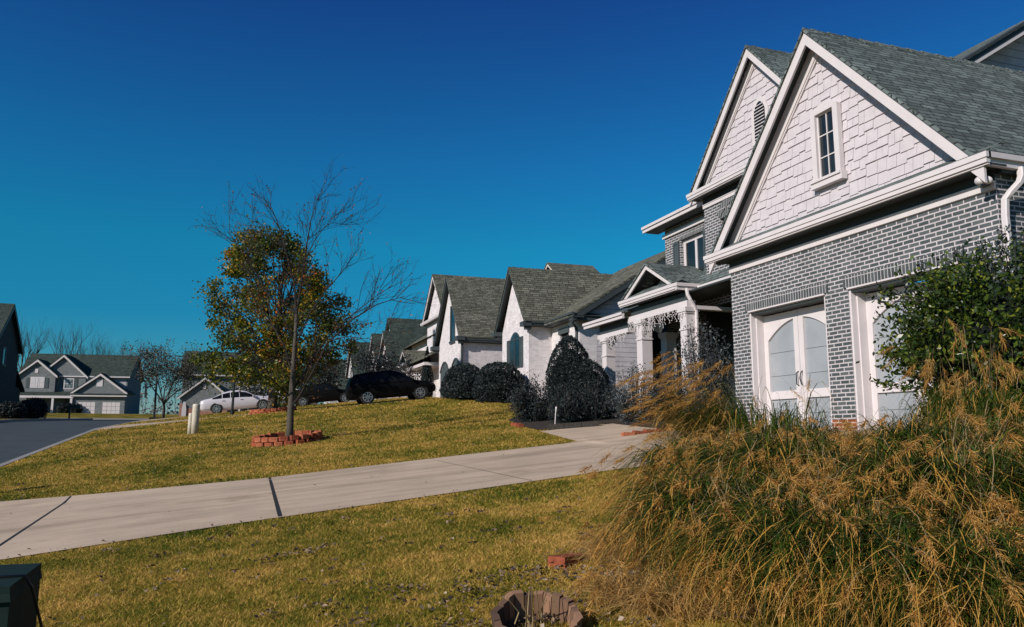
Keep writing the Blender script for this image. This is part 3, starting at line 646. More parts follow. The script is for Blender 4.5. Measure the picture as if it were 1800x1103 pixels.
# ------------------------------------------------------------------ the nearest house
def main_house():
    rt = thing('brick_house', 'nearest house, grey brick with steep white shingled gables and arched garage doors', 'house', (12, 12, .05))
    F = Frame((10.65, 0, 0), (0, 1, 0), (-1, 0, 0)); FS = Frame((0, 8.5, 0), (1, 0, 0), (0, -1, 0))
    ac, hw, ze, zr = 12.0, 3.62, 4.0, 7.92
    O = [(9.25, 11.67, -.3, 2.64), (12.28, 14.70, -.3, 2.64)]
    b = MB(); b.wall(F, 8.5, 15.31, -.4, 3.9, O, .30); b.wall(FS, 10.65, 17.5, -.6, 3.95, (), .3); b.build('brick_wall', M['brick'], rt); b = MB()
    b.wall(Frame((0, 15.31, 0), (1, 0, 0), (0, 1, 0)), 10.65, 14.6, -.4, 3.95, (), .3)
    b.build('brick_wall', M['brick'], rt)
    b = MB(); b.fprism(F, [(8.5, 3.9), (15.31, 3.9), (ac, zr - .11)], -.2, 0.0); b.build('gable_wall', M['shake'], rt)
    gable(rt, F, ac, hw, ze, zr, .36, 6.9, rakeboard=.36, rake=.27)
    pent(rt, F, 8.26, 15.74, 3.97, .36, frieze=(8.5, 15.31))
    gutter_run(rt, FS, 10.27, 17.5, 3.97, .12)
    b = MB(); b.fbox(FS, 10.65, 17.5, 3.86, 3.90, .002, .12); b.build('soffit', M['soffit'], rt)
    shakes(rt, F, ac, hw, ze, zr, 4.22, 3)
    for (a0, a1, _, z1) in O:
        soldier(rt, F, a0 - .10, a1 + .09, z1 + .035, z1 + .26)
        b = MB(); b.fbox(F, a0, a0 + .05, -.3, z1, -.32, -.02); b.fbox(F, a1 - .05, a1, -.3, z1, -.32, -.02)
        b.fbox(F, a0 + .05, a0 + .08, -.3, z1 - .06, -.32, -.14); b.fbox(F, a1 - .08, a1 - .05, -.3, z1 - .06, -.32, -.14)
        b.fbox(F, a0 + .05, a1 - .05, z1 - .012, z1 - .002, -.05, -.02)
        b.fbox(F, a0 - .0, a1 + .0, z1 + .003, z1 + .033, -.1, .03)
        cs = b.build('door_casing', M['trim'], rt)
        b = MB(); b.fbox(F, a0 + .05, a1 - .05, z1 - .06, z1 - .013, -.32, -.03); b.build('head_soffit', M['soffit'], rt)  # door head in near-black, painting the shade of the recess
        d0, d1 = a0 + .08, a1 - .08; mid = (d0 + d1) / 2
        b = MB(); b.fbox(F, d0, d1, -.2, z1 - .08, -.40, -.365); dr = b.build('garage_door', M['door_panel'], rt)
        b = MB(); sw = .13; zs, ri = 2.0, .40
        for (p, q) in ((d0, d0 + sw), (d1 - sw, d1), (mid - .15, mid - .006), (mid + .006, mid + .15)): b.fbox(F, p, q, -.2, z1 - .08, -.365, -.32)
        for (p, q) in ((d0 + sw, mid - .15), (mid + .15, d1 - sw)):
            b.fbox(F, p, q, -.2, .02, -.365, -.32); b.fbox(F, p, q, .73, .90, -.365, -.32)
            pts = [(a, z) for a, z in arc(d0 + sw, d1 - sw, zs, ri, 40) if p - .001 <= a <= q + .001]
            pts = [(p, zs + ri * (1 - (2 * (p - d0 - sw) / (d1 - d0 - 2 * sw) - 1) ** 2))] + pts + [(q, zs + ri * (1 - (2 * (q - d0 - sw) / (d1 - d0 - 2 * sw) - 1) ** 2))]
            pts = [pts[0]] + [t for t in pts[1:-1] if pts[0][0] + .002 < t[0] < pts[-1][0] - .002] + [pts[-1]]
            b.fprism(F, pts + [(q, z1 - .085), (p, z1 - .085)], -.365, -.32)
        b.build('door_frame', M['trim'], dr)
        b = MB()
        for z in (.42, 1.22, 1.72): b.fbox(F, d0 + sw, d1 - sw, z, z + .008, -.365, -.361)
        b.build('panel_seam', M['shutter'], dr)
        for s in (-1, 1):
            b = MB(); b.tube([F.P(mid + s * .06, .98, -.32), F.P(mid + s * .07, 1.01, -.27), F.P(mid + s * .05, 1.13, -.255), F.P(mid + s * .07, 1.24, -.27), F.P(mid + s * .06, 1.28, -.32)], .012, 6)
            b.build('handle', M['black'], dr, True)
    window(rt, F, 11.63, 12.12, 4.87, 6.18, 2, 3, .13, .10, arch=.14, d=.041, sash=.03, muntin=.022)
    downspout(rt, [(10.93, 8.30, 3.93), (10.92, 8.29, 3.80), (10.88, 8.30, 3.70), (10.77, 8.37, 3.56), (10.72, 8.43, 3.46), (10.71, 8.445, 3.2), (10.71, 8.445, 2.0), (10.71, 8.445, -.2)], wd=.10)
    # security floodlight under the corner
    b = MB(); b.box(10.50, 10.62, 8.56, 8.68, 3.70, 3.84); fl = b.build('floodlight', M['shutter'], rt)
    for (dx, dy) in ((-.10, -.05), (-.02, -.12)):
        b = MB(); p = Vector((10.5 + dx, 8.58 + dy, 3.74)); q = p + Vector((-.07 + dx * .2, -.03, -.02)); b.tube([p - (q - p) * .8, p, q], [.03, .045, .062], 10); b.build('lamp_head', M['lamp_glass'], fl, True)
        b = MB(); b.tube([Vector((10.54, 8.6, 3.73)), p], .014, 6); b.build('lamp_arm', M['trim'], fl)
    # upper gabled bay
    G = Frame((12.3, 0, 0), (0, 1, 0), (-1, 0, 0)); a2, h2, e2, r2 = 16.15, 2.93, 6.70, 9.87
    b = MB(); b.wall(G, 13.48, 18.82, 4.25, 6.55, [(16.75, 18.05, 4.5, 5.85)], .2); b.build('brick_wall', M['brick'], rt)
    b = MB(); b.wall(Frame((0, 18.82, 0), (1, 0, 0), (0, 1, 0)), 12.3, 13, 4.25, 6.55, (), .1); b.build('brick_wall', M['brick'], rt); b = MB(); b.wall(Frame((0, 13.48, 0), (1, 0, 0), (0, -1, 0)), 12.3, 14, 3, 6.55, (), .1); b.build('brick_wall', M['brick'], rt)
    b = MB(); b.fprism(G, [(13.5, 6.55), (18.8, 6.55), (a2, r2 - .11)], -.2, 0); b.build('gable_wall', M['shake'], rt)
    gable(rt, G, a2, h2, e2, r2, .3, 5.0, rakeboard=.30, rake=.24, trim='trim_warm' if False else 'trim')
    pent(rt, G, 13.2, 19.1, 6.60, .32, frieze=(13.48, 18.82))
    shakes(rt, G, a2, h2, e2, r2, 6.88, 5)
    # arched vent
    b = MB(); b.fprism(G, [(15.74, 7.28), (16.42, 7.28)] + arc(16.42, 15.74, 8.12, .36), .01, .06); vt = b.build('gable_vent', M['trim'], rt)
    b = MB(); b.fprism(G, [(15.86, 7.38), (16.30, 7.38)] + arc(16.30, 15.86, 8.12, .24), .058, .063); b.build('vent_screen', M['black'], vt)
    b = MB()
    for k in range(11):
        z = 7.42 + k * .085; hwid = .21 if z < 8.1 else .21 * math.sqrt(max(0, 1 - ((z - 8.1) / .27) ** 2))
        if hwid > .04: b.solid([G.P(16.08 - hwid, z, .064), G.P(16.08 + hwid, z, .064), G.P(16.08 + hwid, z + .012, .064), G.P(16.08 - hwid, z + .012, .064)], [G.P(16.08 - hwid, z - .03, .095), G.P(16.08 + hwid, z - .03, .095), G.P(16.08 + hwid, z - .012, .095), G.P(16.08 - hwid, z - .012, .095)])
    b.build('vent_slat', M['trim'], vt)
    window(rt, G, 16.95, 17.86, 4.5, 5.72, 2, 2, .17, .10, arch=.30, d=-.19, sill=False, glass='glass_pale')
    b = MB(); ot, it = arc(16.62, 18.18, 5.95, .52, 16), arc(16.75, 18.05, 5.82, .32, 16)
    b.fprism(G, ot + it[::-1], -.02, .024); b.fprism(G, [(16.75, 5.80)] + it[1:-1] + [(18.05, 5.80)], .001, .008); b.build('brick_arch', M['soldier'], rt)
    # main two-storey block behind
    D = Frame((12.85, 0, 0), (0, 1, 0), (-1, 0, 0))
    b = MB(); b.wall(D, 18.5, 21.95, 3.6, 6.45, [(19.75, 21.0, 4.2, 5.92)], .16); b.wall(Frame((0, 21.95, 0), (1, 0, 0), (0, 1, 0)), 12.85, 20, 0, 6.45, (), .2); b.build('brick_wall', M['brick'], rt)
    window(rt, D, 19.80, 20.95, 4.2, 5.86, 1, 1, .05, .05, mullions=(20.32,), d=-.14, sill=False, sash=.05)
    soldier(rt, D, 19.70, 21.06, 5.93, 6.12); shutter(rt, D, 21.08, 21.40, 4.1, 5.92); shutter(rt, D, 19.38, 19.70, 4.1, 5.92)
    b = MB(); b.fbox(D, 18.82, 22.0, 6.18, 6.30, .003, .07); b.build('frieze_board', M['trim'], rt)
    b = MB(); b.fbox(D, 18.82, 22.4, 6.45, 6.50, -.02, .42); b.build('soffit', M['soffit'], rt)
    gutter_run(rt, D, 18.82, 22.52, 6.53, .42)
    x0, x1, y0, y1, zE, rx, rz = 12.40, 24.6, 12.1, 22.45, 6.62, 18.5, 10.4
    b = MB(); A, B_, C_, D_ = (x0, y0, zE), (x0, y1, zE), (x1, y1, zE), (x1, y0, zE); R0, R1 = (rx, y0, rz), (rx, 17.5, rz)
    b.face([A, B_, R1, R0]); b.face([B_, C_, R1]); b.face([C_, D_, R0, R1]); b.build('roof', M['roof'], rt)
    ES = Frame((0, 12.6, 0), (1, 0, 0), (0, -1, 0)); gs = (rz - zE) / (rx - x0)
    b = MB(); b.fprism(ES, [(12.6, 3.8), (24.2, 3.8), (24.2, zE), (rx, rz - .35), (12.6, zE + .02)], -.2, 0); b.build('gable_wall', M['siding'], rt)
    b = MB(); b.fprism(ES, [(x0 + .4, zE + .4 * gs + .05), (rx, rz + .05), (x1, zE + .05), (x1, zE - .12), (rx, rz - .12), (x0 + .4, zE + .4 * gs - .12)], .0, .46); b.build('rake_trim', M['soffit'], rt)
    b = MB(); b.fprism(ES, [(x0 + 1.2, zE + 1.2 * gs - .13), (rx, rz - .13), (rx, rz - .22), (x0 + 1.2, zE + 1.2 * gs - .22)], .40, .45); b.build('rake_edge', M['trim'], rt)
    # portico
    P = Frame((11.6, 0, 0), (0, 1, 0), (-1, 0, 0))
    gable(rt, P, 20.45, 1.68, 4.08, 5.0, .3, 1.35, rake=.13, cap=False)
    b = MB(); b.fprism(P, [(19.2, 4.1), (21.7, 4.1), (20.45, 4.86)], -.5, -.45); b.build('tympanum', M['trim'], rt)
    b = MB()
    for sg in (-1, 1): b.fprism(P, [(20.45 + sg * 1.3, 4.12), (20.45 + sg * .02, 4.80), (20.45 + sg * .02, 4.60), (20.45 + sg * .95, 4.12)], -.45, -.42)
    b.build('tympanum_trim', M['trim'], rt)
    pent(rt, P, 18.78, 22.2, 3.96, .28)
    b = MB(); b.fbox(Frame((0, 18.78, 0), (1, 0, 0), (0, -1, 0)), 11.25, 15.2, 4.0, 4.09, 0, .11); b.fbox(Frame((0, 18.78, 0), (1, 0, 0), (0, -1, 0)), 11.27, 15.2, 3.9, 4.0, 0, .07); b.build('gutter', M['trim'], rt)
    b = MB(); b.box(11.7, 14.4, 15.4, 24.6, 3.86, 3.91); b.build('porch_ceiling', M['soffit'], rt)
    b = MB(); b.box(11.52, 11.78, 18.62, 22.1, 3.42, 3.60); b.build('porch_beam', M['trim'], rt)
    b = MB(); b.box(11.60, 11.72, 18.7, 22.0, 3.60, 3.86); b.build('beam_fascia', M['trimdark'], rt)  # white board in porch shade; the dark colour paints that shade
    b = MB(); b.box(11.78, 14.3, 18.55, 18.78, 3.36, 3.46); b.build('porch_beam', M['trim'], rt)
    b = MB(); b.box(11.52, 11.78, 22.1, 24.3, 3.14, 3.28); b.build('porch_beam', M['trim'], rt)
    b = MB(); b.box(11.60, 11.72, 22.1, 24.3, 3.28, 3.60); b.build('beam_fascia', M['trimdark'], rt)  # shade above the lower beam, put in as dark colour
    Q = Frame((11.6, 0, 0), (0, 1, 0), (-1, 0, 0)); gutter_run(rt, Q, 22.0, 24.9, 3.62, .24)
    b = MB(); b.fbox(Q, 22.0, 24.8, 3.58, 3.61, -.1, .24); b.build('soffit', M['trimdark'], rt)
    b = MB(); b.solid([(11.28, 22.0, 3.74), (12.85, 22.0, 4.35), (12.85, 22.0, 4.25), (11.28, 22.0, 3.70)], [(11.28, 24.8, 3.74), (12.85, 24.8, 4.35), (12.85, 24.8, 4.25), (11.28, 24.8, 3.70)]); b.build('porch_roof', M['roof'], rt)
    b = MB(); b.solid([(11.95, 15.32, 4.02), (12.9, 15.32, 4.62), (12.9, 15.32, 4.52), (11.95, 15.32, 3.96)], [(11.95, 18.9, 4.05), (12.9, 19.6, 4.95), (12.9, 19.6, 4.85), (11.95, 18.9, 3.97)]); b.build('porch_roof', M['roof'], rt)
    b = MB(); b.box(11.90, 11.945, 15.32, 18.7, 3.93, 4.03); b.build('fascia', M['trim'], rt)
    for (x, y, z1, s) in ((11.66, 18.80, 3.42, .32), (11.66, 21.30, 3.42, .34), (11.66, 23.75, 3.14, .32), (12.75, 21.75, 3.12, .34)): column(rt, x, y, .2, z1, s)
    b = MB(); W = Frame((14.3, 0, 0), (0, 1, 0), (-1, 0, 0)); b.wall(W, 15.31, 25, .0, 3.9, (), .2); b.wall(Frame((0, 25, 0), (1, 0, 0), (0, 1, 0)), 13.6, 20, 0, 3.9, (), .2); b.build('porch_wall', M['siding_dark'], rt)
    b = MB(); b.box(11.4, 14.3, 15.4, 24.2, -.3, .22); b.build('porch_floor', M['concrete'], rt)
    downspout(rt, [(11.55, 18.66, 3.93), (11.55, 18.62, 3.75), (11.6, 18.58, 3.62), (11.7, 18.58, 3.48), (11.78, 18.58, 3.3), (11.78, 18.58, .3)], wd=.09)
    return rt
main_house()
def icicles():
    rng = random.Random(4); o = thing('icicle_lights', 'string of white icicle lights hanging from the porch beam of the nearest house', 'string lights', (11.48, 21, 3.4))
    wr, bl = MB(), MB()
    for (ya, yb, z, dn) in ((18.7, 22.0, 3.42, 66), (22.1, 24.2, 3.14, 34)):
        wr.tube([(11.49, ya + (yb - ya) * k / 30, z - .015 * math.sin(k * 1.3) ** 2) for k in range(31)], .005, 4)
        for k in range(dn):
            y = rng.uniform(ya, yb); ln = rng.choice((.12, .2, .3, .42)) * rng.uniform(.7, 1.1); p = Vector((11.485, y, z)); pts = [p]
            for j in range(5):
                p = p + Vector((rng.uniform(-.03, .03), rng.uniform(-.05, .05), -ln / 5)); pts.append(p)
                q = p + Vector((rng.uniform(-.03, .02), rng.uniform(-.05, .05), -.02)); bl.tube([p, (p + q) / 2 + Vector((0, 0, .004)), q], [.006, .012, .004], 5)
            wr.tube(pts, .005, 4)
    wr.build('wire', M['trim'], o); bl.build('bulb', M['lamp_glass'], o)['kind'] = 'stuff'
icicles()

# ------------------------------------------------------------------ second house (white brick, dark trim)
def arched_window(root, F, a0, a1, z0, zs, rise, frame='trimdark', d=0, mull=1):
    b = MB(); b.fprism(F, [(a0, z0), (a1, z0)] + arc(a1, a0, zs, rise), d + .002, d + .03); wn = b.build('window', M[frame], root)
    c = .07; b = MB(); b.fprism(F, [(a0 + c, z0 + c), (a1 - c, z0 + c)] + arc(a1 - c, a0 + c, zs, rise - c), d + .03, d + .034); b.build('pane', M['glass'], wn)
    b = MB()
    for k in range(1, mull + 1):
        x = a0 + (a1 - a0) * k / (mull + 1); b.fbox(F, x - .025, x + .025, z0 + c, zs + rise * .6, d + .034, d + .05)
    b.fbox(F, a0 + c, a1 - c, zs - .03, zs + .02, d + .034, d + .049); b.build('sash', M['trimdark'], wn)
    return wn
def second_house():
    rt = thing('brick_house', 'white brick house with dark eaves behind the clipped shrubs, second in the row', 'house', (14, 34, 1.4))
    F = Frame((12.3, 0, 0), (0, 1, 0), (-1, 0, 0)); ac = 34.9
    b = MB(); b.fprism(F, [(33.05, .8), (36.75, .8), (36.75, 4.85), (ac, 7.62), (33.05, 4.85)], -1.2, 0)
    M2 = Frame((13.4, 0, 0), (0, 1, 0), (-1, 0, 0)); b.wall(M2, 30.0, 33.05, .8, 4.75, [(31.1, 32.1, 3.05, 4.45)], .15)
    b.wall(Frame((0, 30, 0), (1, 0, 0), (0, -1, 0)), 13.4, 14.2, .6, 4.75, (), .2); b.build('brick_wall', M['wbrick'], rt)
    gable(rt, F, ac, 2.2, 4.98, 7.8, .3, 6.5, 'roof_b', 'trimdark', .22)
    for s in (-1, 1):
        b = MB(); b.fbox(F, ac + s * 2.05 - .22, ac + s * 2.05 + .22, 4.72, 4.92, .0, .42); b.fbox(F, ac + s * 2.05 - .14, ac + s * 2.05 + .14, 4.58, 4.72, .0, .25); b.build('eave_return', M['trimdark'], rt)
    gutter_run(rt, Frame((0, 33.05, 0), (1, 0, 0), (0, -1, 0)), 12.0, 13.6, 4.82, .3, 'trimdark')
    b = MB(); b.box(12.05, 13.6, 32.72, 33.05, 4.74, 4.8); b.box(13.0, 13.4, 29.5, 33.0, 4.72, 4.78); b.build('soffit', M['trimdark'], rt)
    gutter_run(rt, M2, 29.5, 32.7, 4.80, .42, 'trimdark')
    arched_window(rt, F, 34.15, 35.55, 3.0, 4.35, .35); shutter(rt, F, 35.6, 35.95, 3.0, 4.4); shutter(rt, F, 33.75, 34.1, 3.0, 4.4)
    window(rt, M2, 31.16, 32.04, 3.1, 4.4, 2, 2, .06, .05, 'shutter', d=-.13, sill=True)
    b = MB(); b.fbox(M2, 31.02, 32.18, 4.3, 4.55, .003, .05); b.build('lintel', M['shutter'], rt)
    x0, zE, rx, rz = 12.9, 4.88, 18.6, 8.42; g = (rz - zE) / (rx - x0)
    b = MB(); b.solid([(x0, 29.55, zE), (rx, 29.55, rz), (24.3, 29.55, zE), (24.3, 29.55, zE - .1), (rx, 29.55, rz - .1), (x0, 29.55, zE - .1)], [(x0, 36.4, zE), (rx, 36.4, rz), (24.3, 36.4, zE), (24.3, 36.4, zE - .1), (rx, 36.4, rz - .1), (x0, 36.4, zE - .1)]); b.build('roof', M['roof_b'], rt)
    E = Frame((0, 30, 0), (1, 0, 0), (0, -1, 0))
    b = MB(); b.fprism(E, [(14.2, .6), (23.5, .6), (23.5, 4.9), (rx, rz - .2), (13.4, 4.98), (13.4, 4.75), (14.2, 4.75)], -.2, -.004); b.build('gable_wall', M['siding'], rt)
    b = MB(); b.fprism(E, [(x0, zE - .10), (rx, rz - .10), (rx, rz - .36), (x0, zE - .36)], .38, .44); b.fprism(E, [(x0, zE - .36), (rx, rz - .36), (rx, rz - .42), (x0, zE - .42)], -.0, .38); b.build('rake_trim', M['trimdark'], rt)
    b = MB(); b.fbox(E, 12.95, 14.3, 4.62, 4.8, .003, .42); b.build('eave_return', M['trimdark'], rt); b = MB(); b.fprism(Frame((12.9, 0, 0), (0, -1, 0), (1, 0, 0)), [(-30, 4.98), (-29.52, 4.8), (-30, 4.8)], 0, 1.4); b.build('eave_return', M['trimdark'], rt)
    downspout(rt, [(13.1, 30.12, 4.8), (13.1, 30.15, 4.6), (13.3, 30.15, 4.4), (13.34, 30.15, 4.2), (13.34, 30.15, 1)], 'trimdark', .12)
    # small gable on the back roof
    T = Frame((16.15, 0, 0), (0, 1, 0), (-1, 0, 0)); b = MB(); b.fprism(T, [(39.3, 7), (40.7, 7), (40.7, 8.75), (40.0, 9.2), (39.3, 8.75)], -2.5, 0); b.build('dormer', M['siding_dark'], rt)
    gable(rt, T, 40.0, .95, 8.75, 9.36, .15, 2.6, 'roof_b', 'trim_warm', .13, cap=False)
    # one more wing behind the front gable
    b = MB(); b.solid([(16.2, 37.5, .8), (24, 37.5, .8), (24, 43, .8), (16.2, 43, .8)], [(16.2, 37.5, 8.0), (24, 37.5, 8.0), (24, 43, 8.0), (16.2, 43, 8.0)]); b.build('rear_wing', M['siding'], rt)
second_house()

# ------------------------------------------------------------------ third, fourth, fifth house of the row
def third_house():
    rt = thing('brick_house', 'tall white house with narrow upstairs window behind the two hedges, third in the row', 'house', (15, 52, 2.1))
    F = Frame((12.8, 0, 0), (0, 1, 0), (-1, 0, 0)); ac = 48.6
    b = MB(); b.fprism(F, [(45.7, 1.5), (51.5, 1.5), (51.5, 5.7), (ac, 9.75), (45.7, 5.7)], -3, 0); b.build('brick_wall', M['wbrick'], rt)
    gable(rt, F, ac, 3.3, 5.75, 9.98, .32, 7, 'roof_b', 'trimdark', .25)
    for s in (-1, 1):
        b = MB(); b.fbox(F, ac + s * 3.1 - .3, ac + s * 3.1 + .3, 5.5, 5.75, 0, .5); b.fbox(F, ac + s * 3.1 - .18, ac + s * 3.1 + .18, 5.32, 5.5, 0, .3); b.build('eave_return', M['trimdark'], rt)
    gutter_run(rt, Frame((0, 45.7, 0), (1, 0, 0), (0, -1, 0)), 12.4, 16, 5.5, .3, 'trimdark')
    b = MB(); b.box(12.5, 16, 45.4, 45.7, 5.4, 5.46); b.build('soffit', M['trimdark'], rt)
    downspout(rt, [(12.72, 45.6, 5.5), (12.72, 45.6, 1.8)], 'trimdark', .16)
    window(rt, F, 47.55, 48.45, 5.75, 7.9, 1, 2, .1, .06, 'trimdark')
    for (a0, a1) in ((46.2, 48.2), (48.9, 51.0)):
        b = MB(); b.fprism(F, [(a0, 1.6), (a1, 1.6)] + arc(a1, a0, 3.95, .55), .002, .02); gd = b.build('garage_door', M['shutter'], rt)
        b = MB(); b.fprism(F, arc(a0 - .12, a1 + .12, 3.95, .68) + arc(a0, a1, 3.95, .55)[::-1], .003, .06); b.build('door_arch', M['trimdark'], gd)
    C = Frame((13.35, 0, 0), (0, 1, 0), (-1, 0, 0)); a2 = 54.7
    b = MB(); b.fprism(C, [(51.5, 1.6), (57.4, 1.6), (57.4, 8.3), (a2, 11.0), (52.0, 8.3)], -4, 0); b.build('brick_wall', M['wbrick'], rt)
    gable(rt, C, a2, 3.1, 8.2, 11.3, .32, 6, 'roof_b', 'trim', .25)
    pent(rt, C, 51.4, 58.0, 8.0, .35)
    window(rt, C, 54.0, 55.6, 5.9, 7.4, 1, 2, .12, .06, 'trim', mullions=(54.8,), glass='glass')
    b = MB(); b.face([(13.2, 49.0, 7.0), (13.2, 66, 7.0), (18, 66, 10.2), (18, 49.0, 10.2)]); b.face([(18, 49.0, 10.2), (18, 66, 10.2), (23, 66, 7), (23, 49.0, 7)]); b.face([(13.2, 66, 7), (18, 66, 10.2), (23, 66, 7)]); b.build('roof', M['roof_b'], rt)
    b = MB(); b.box(13.8, 22, 57.4, 65, 1.6, 7.2); b.build('brick_wall', M['wbrick'], rt)
    P = Frame((12.0, 0, 0), (0, 1, 0), (-1, 0, 0)); gable(rt, P, 58.6, 1.7, 5.2, 6.2, .25, 3.5, 'roof_b', 'trim', .16, cap=False); pent(rt, P, 56.9, 60.3, 5.0, .25)
    b = MB(); b.box(11.9, 14, 52.0, 60.2, 4.55, 4.75); b.build('porch_beam', M['trim'], rt)
    b = MB(); b.solid([(11.8, 51.6, 5.05), (13.4, 51.6, 5.9), (13.4, 51.6, 5.8), (11.8, 51.6, 4.95)], [(11.8, 60.2, 5.05), (13.4, 60.2, 5.9), (13.4, 60.2, 5.8), (11.8, 60.2, 4.95)]); b.build('porch_roof', M['roof_b'], rt)
    for y in (57.2, 60.0): column(rt, 12.05, y, 1.8, 4.55, .34)
third_house()
def fourth_house():
    rt = thing('brick_house', 'white house with big grey roof behind the sport utility car, fourth in the row', 'house', (15, 70, 2.7))
    F = Frame((12.3, 0, 0), (0, 1, 0), (-1, 0, 0)); ac = 68.5
    b = MB(); b.fprism(F, [(65.5, 2), (71.5, 2), (71.5, 5.7), (ac, 8.6), (65.5, 5.7)], -3, 0); b.build('brick_wall', M['wbrick'], rt)
    gable(rt, F, ac, 3.3, 5.6, 8.85, .32, 7, 'roof_far', 'trim', .22); pent(rt, F, 65.1, 71.9, 5.3, .3)
    window(rt, F, 67.8, 69.2, 5.9, 7.2, 2, 2, .12, .06)
    G = Frame((13.6, 0, 0), (0, 1, 0), (-1, 0, 0)); a2 = 73.6
    b = MB(); b.fprism(G, [(69.6, 2), (77.6, 2), (77.6, 7.2), (a2, 10.6), (69.6, 7.2)], -8, 0); b.build('upper_wall', M['siding_far'], rt)
    gable(rt, G, a2, 4.3, 7.0, 10.75, .3, 8.5, 'roof_far', 'trimdark', .22)
    K = Frame((13.0, 0, 0), (0, 1, 0), (-1, 0, 0)); gable(rt, K, 79.0, 2.6, 6.9, 9.9, .3, 6, 'roof_far', 'trim', .2); b = MB(); b.fprism(K, [(76.6, 2), (81.4, 2), (81.4, 7), (79, 9.6), (76.6, 7)], -4, 0); b.build('bay_wall', M['siding_far'], rt)
    window(rt, K, 78.2, 79.6, 5.6, 7.0, 2, 2, .14, .06)
    window(rt, G, 71.3, 72.2, 5.6, 7.0, 2, 2, .14, .06)
fourth_house()
def fifth_house():
    rt = thing('house', 'farthest house of the right hand row, steep grey roofs above a bright white wall', 'house', (14, 88, 3.1))
    F = Frame((12.0, 0, 0), (0, 1, 0), (-1, 0, 0)); ac = 87.5
    b = MB(); b.fprism(F, [(84, 2.2), (91, 2.2), (91, 5.6), (ac, 9.6), (84, 5.6)], -8, 0); b.build('wall', M['siding_far'], rt)
    gable(rt, F, ac, 3.8, 5.5, 9.95, .3, 9, 'roof_far', 'trim', .25)
    G = Frame((10.6, 0, 0), (0, 1, 0), (-1, 0, 0)); b = MB(); b.fprism(G, [(95, 2.2), (101, 2.2), (101, 6), (98, 8.6), (95, 6)], -7, 0); b.build('wall', M['siding_far'], rt); gable(rt, G, 98, 3.3, 5.8, 8.9, .3, 8, 'roof_far', 'trim', .25)
    b = MB(); b.fprism(Frame((10.4, 0, 0), (0, 1, 0), (-1, 0, 0)), [(82.2, 2.2), (85.8, 2.2), (85.8, 4), (84, 5.6), (82.2, 4)], -4, 0); b.build('porch_wall', M['siding_far'], rt); gable(rt, Frame((10.4, 0, 0), (0, 1, 0), (-1, 0, 0)), 84, 2.1, 3.8, 5.8, .3, 4, 'roof_far', 'trim', .22, cap=False)
    window(rt, F, 86.8, 88.2, 5.8, 7.2, 2, 2, .14, .06)
fifth_house()

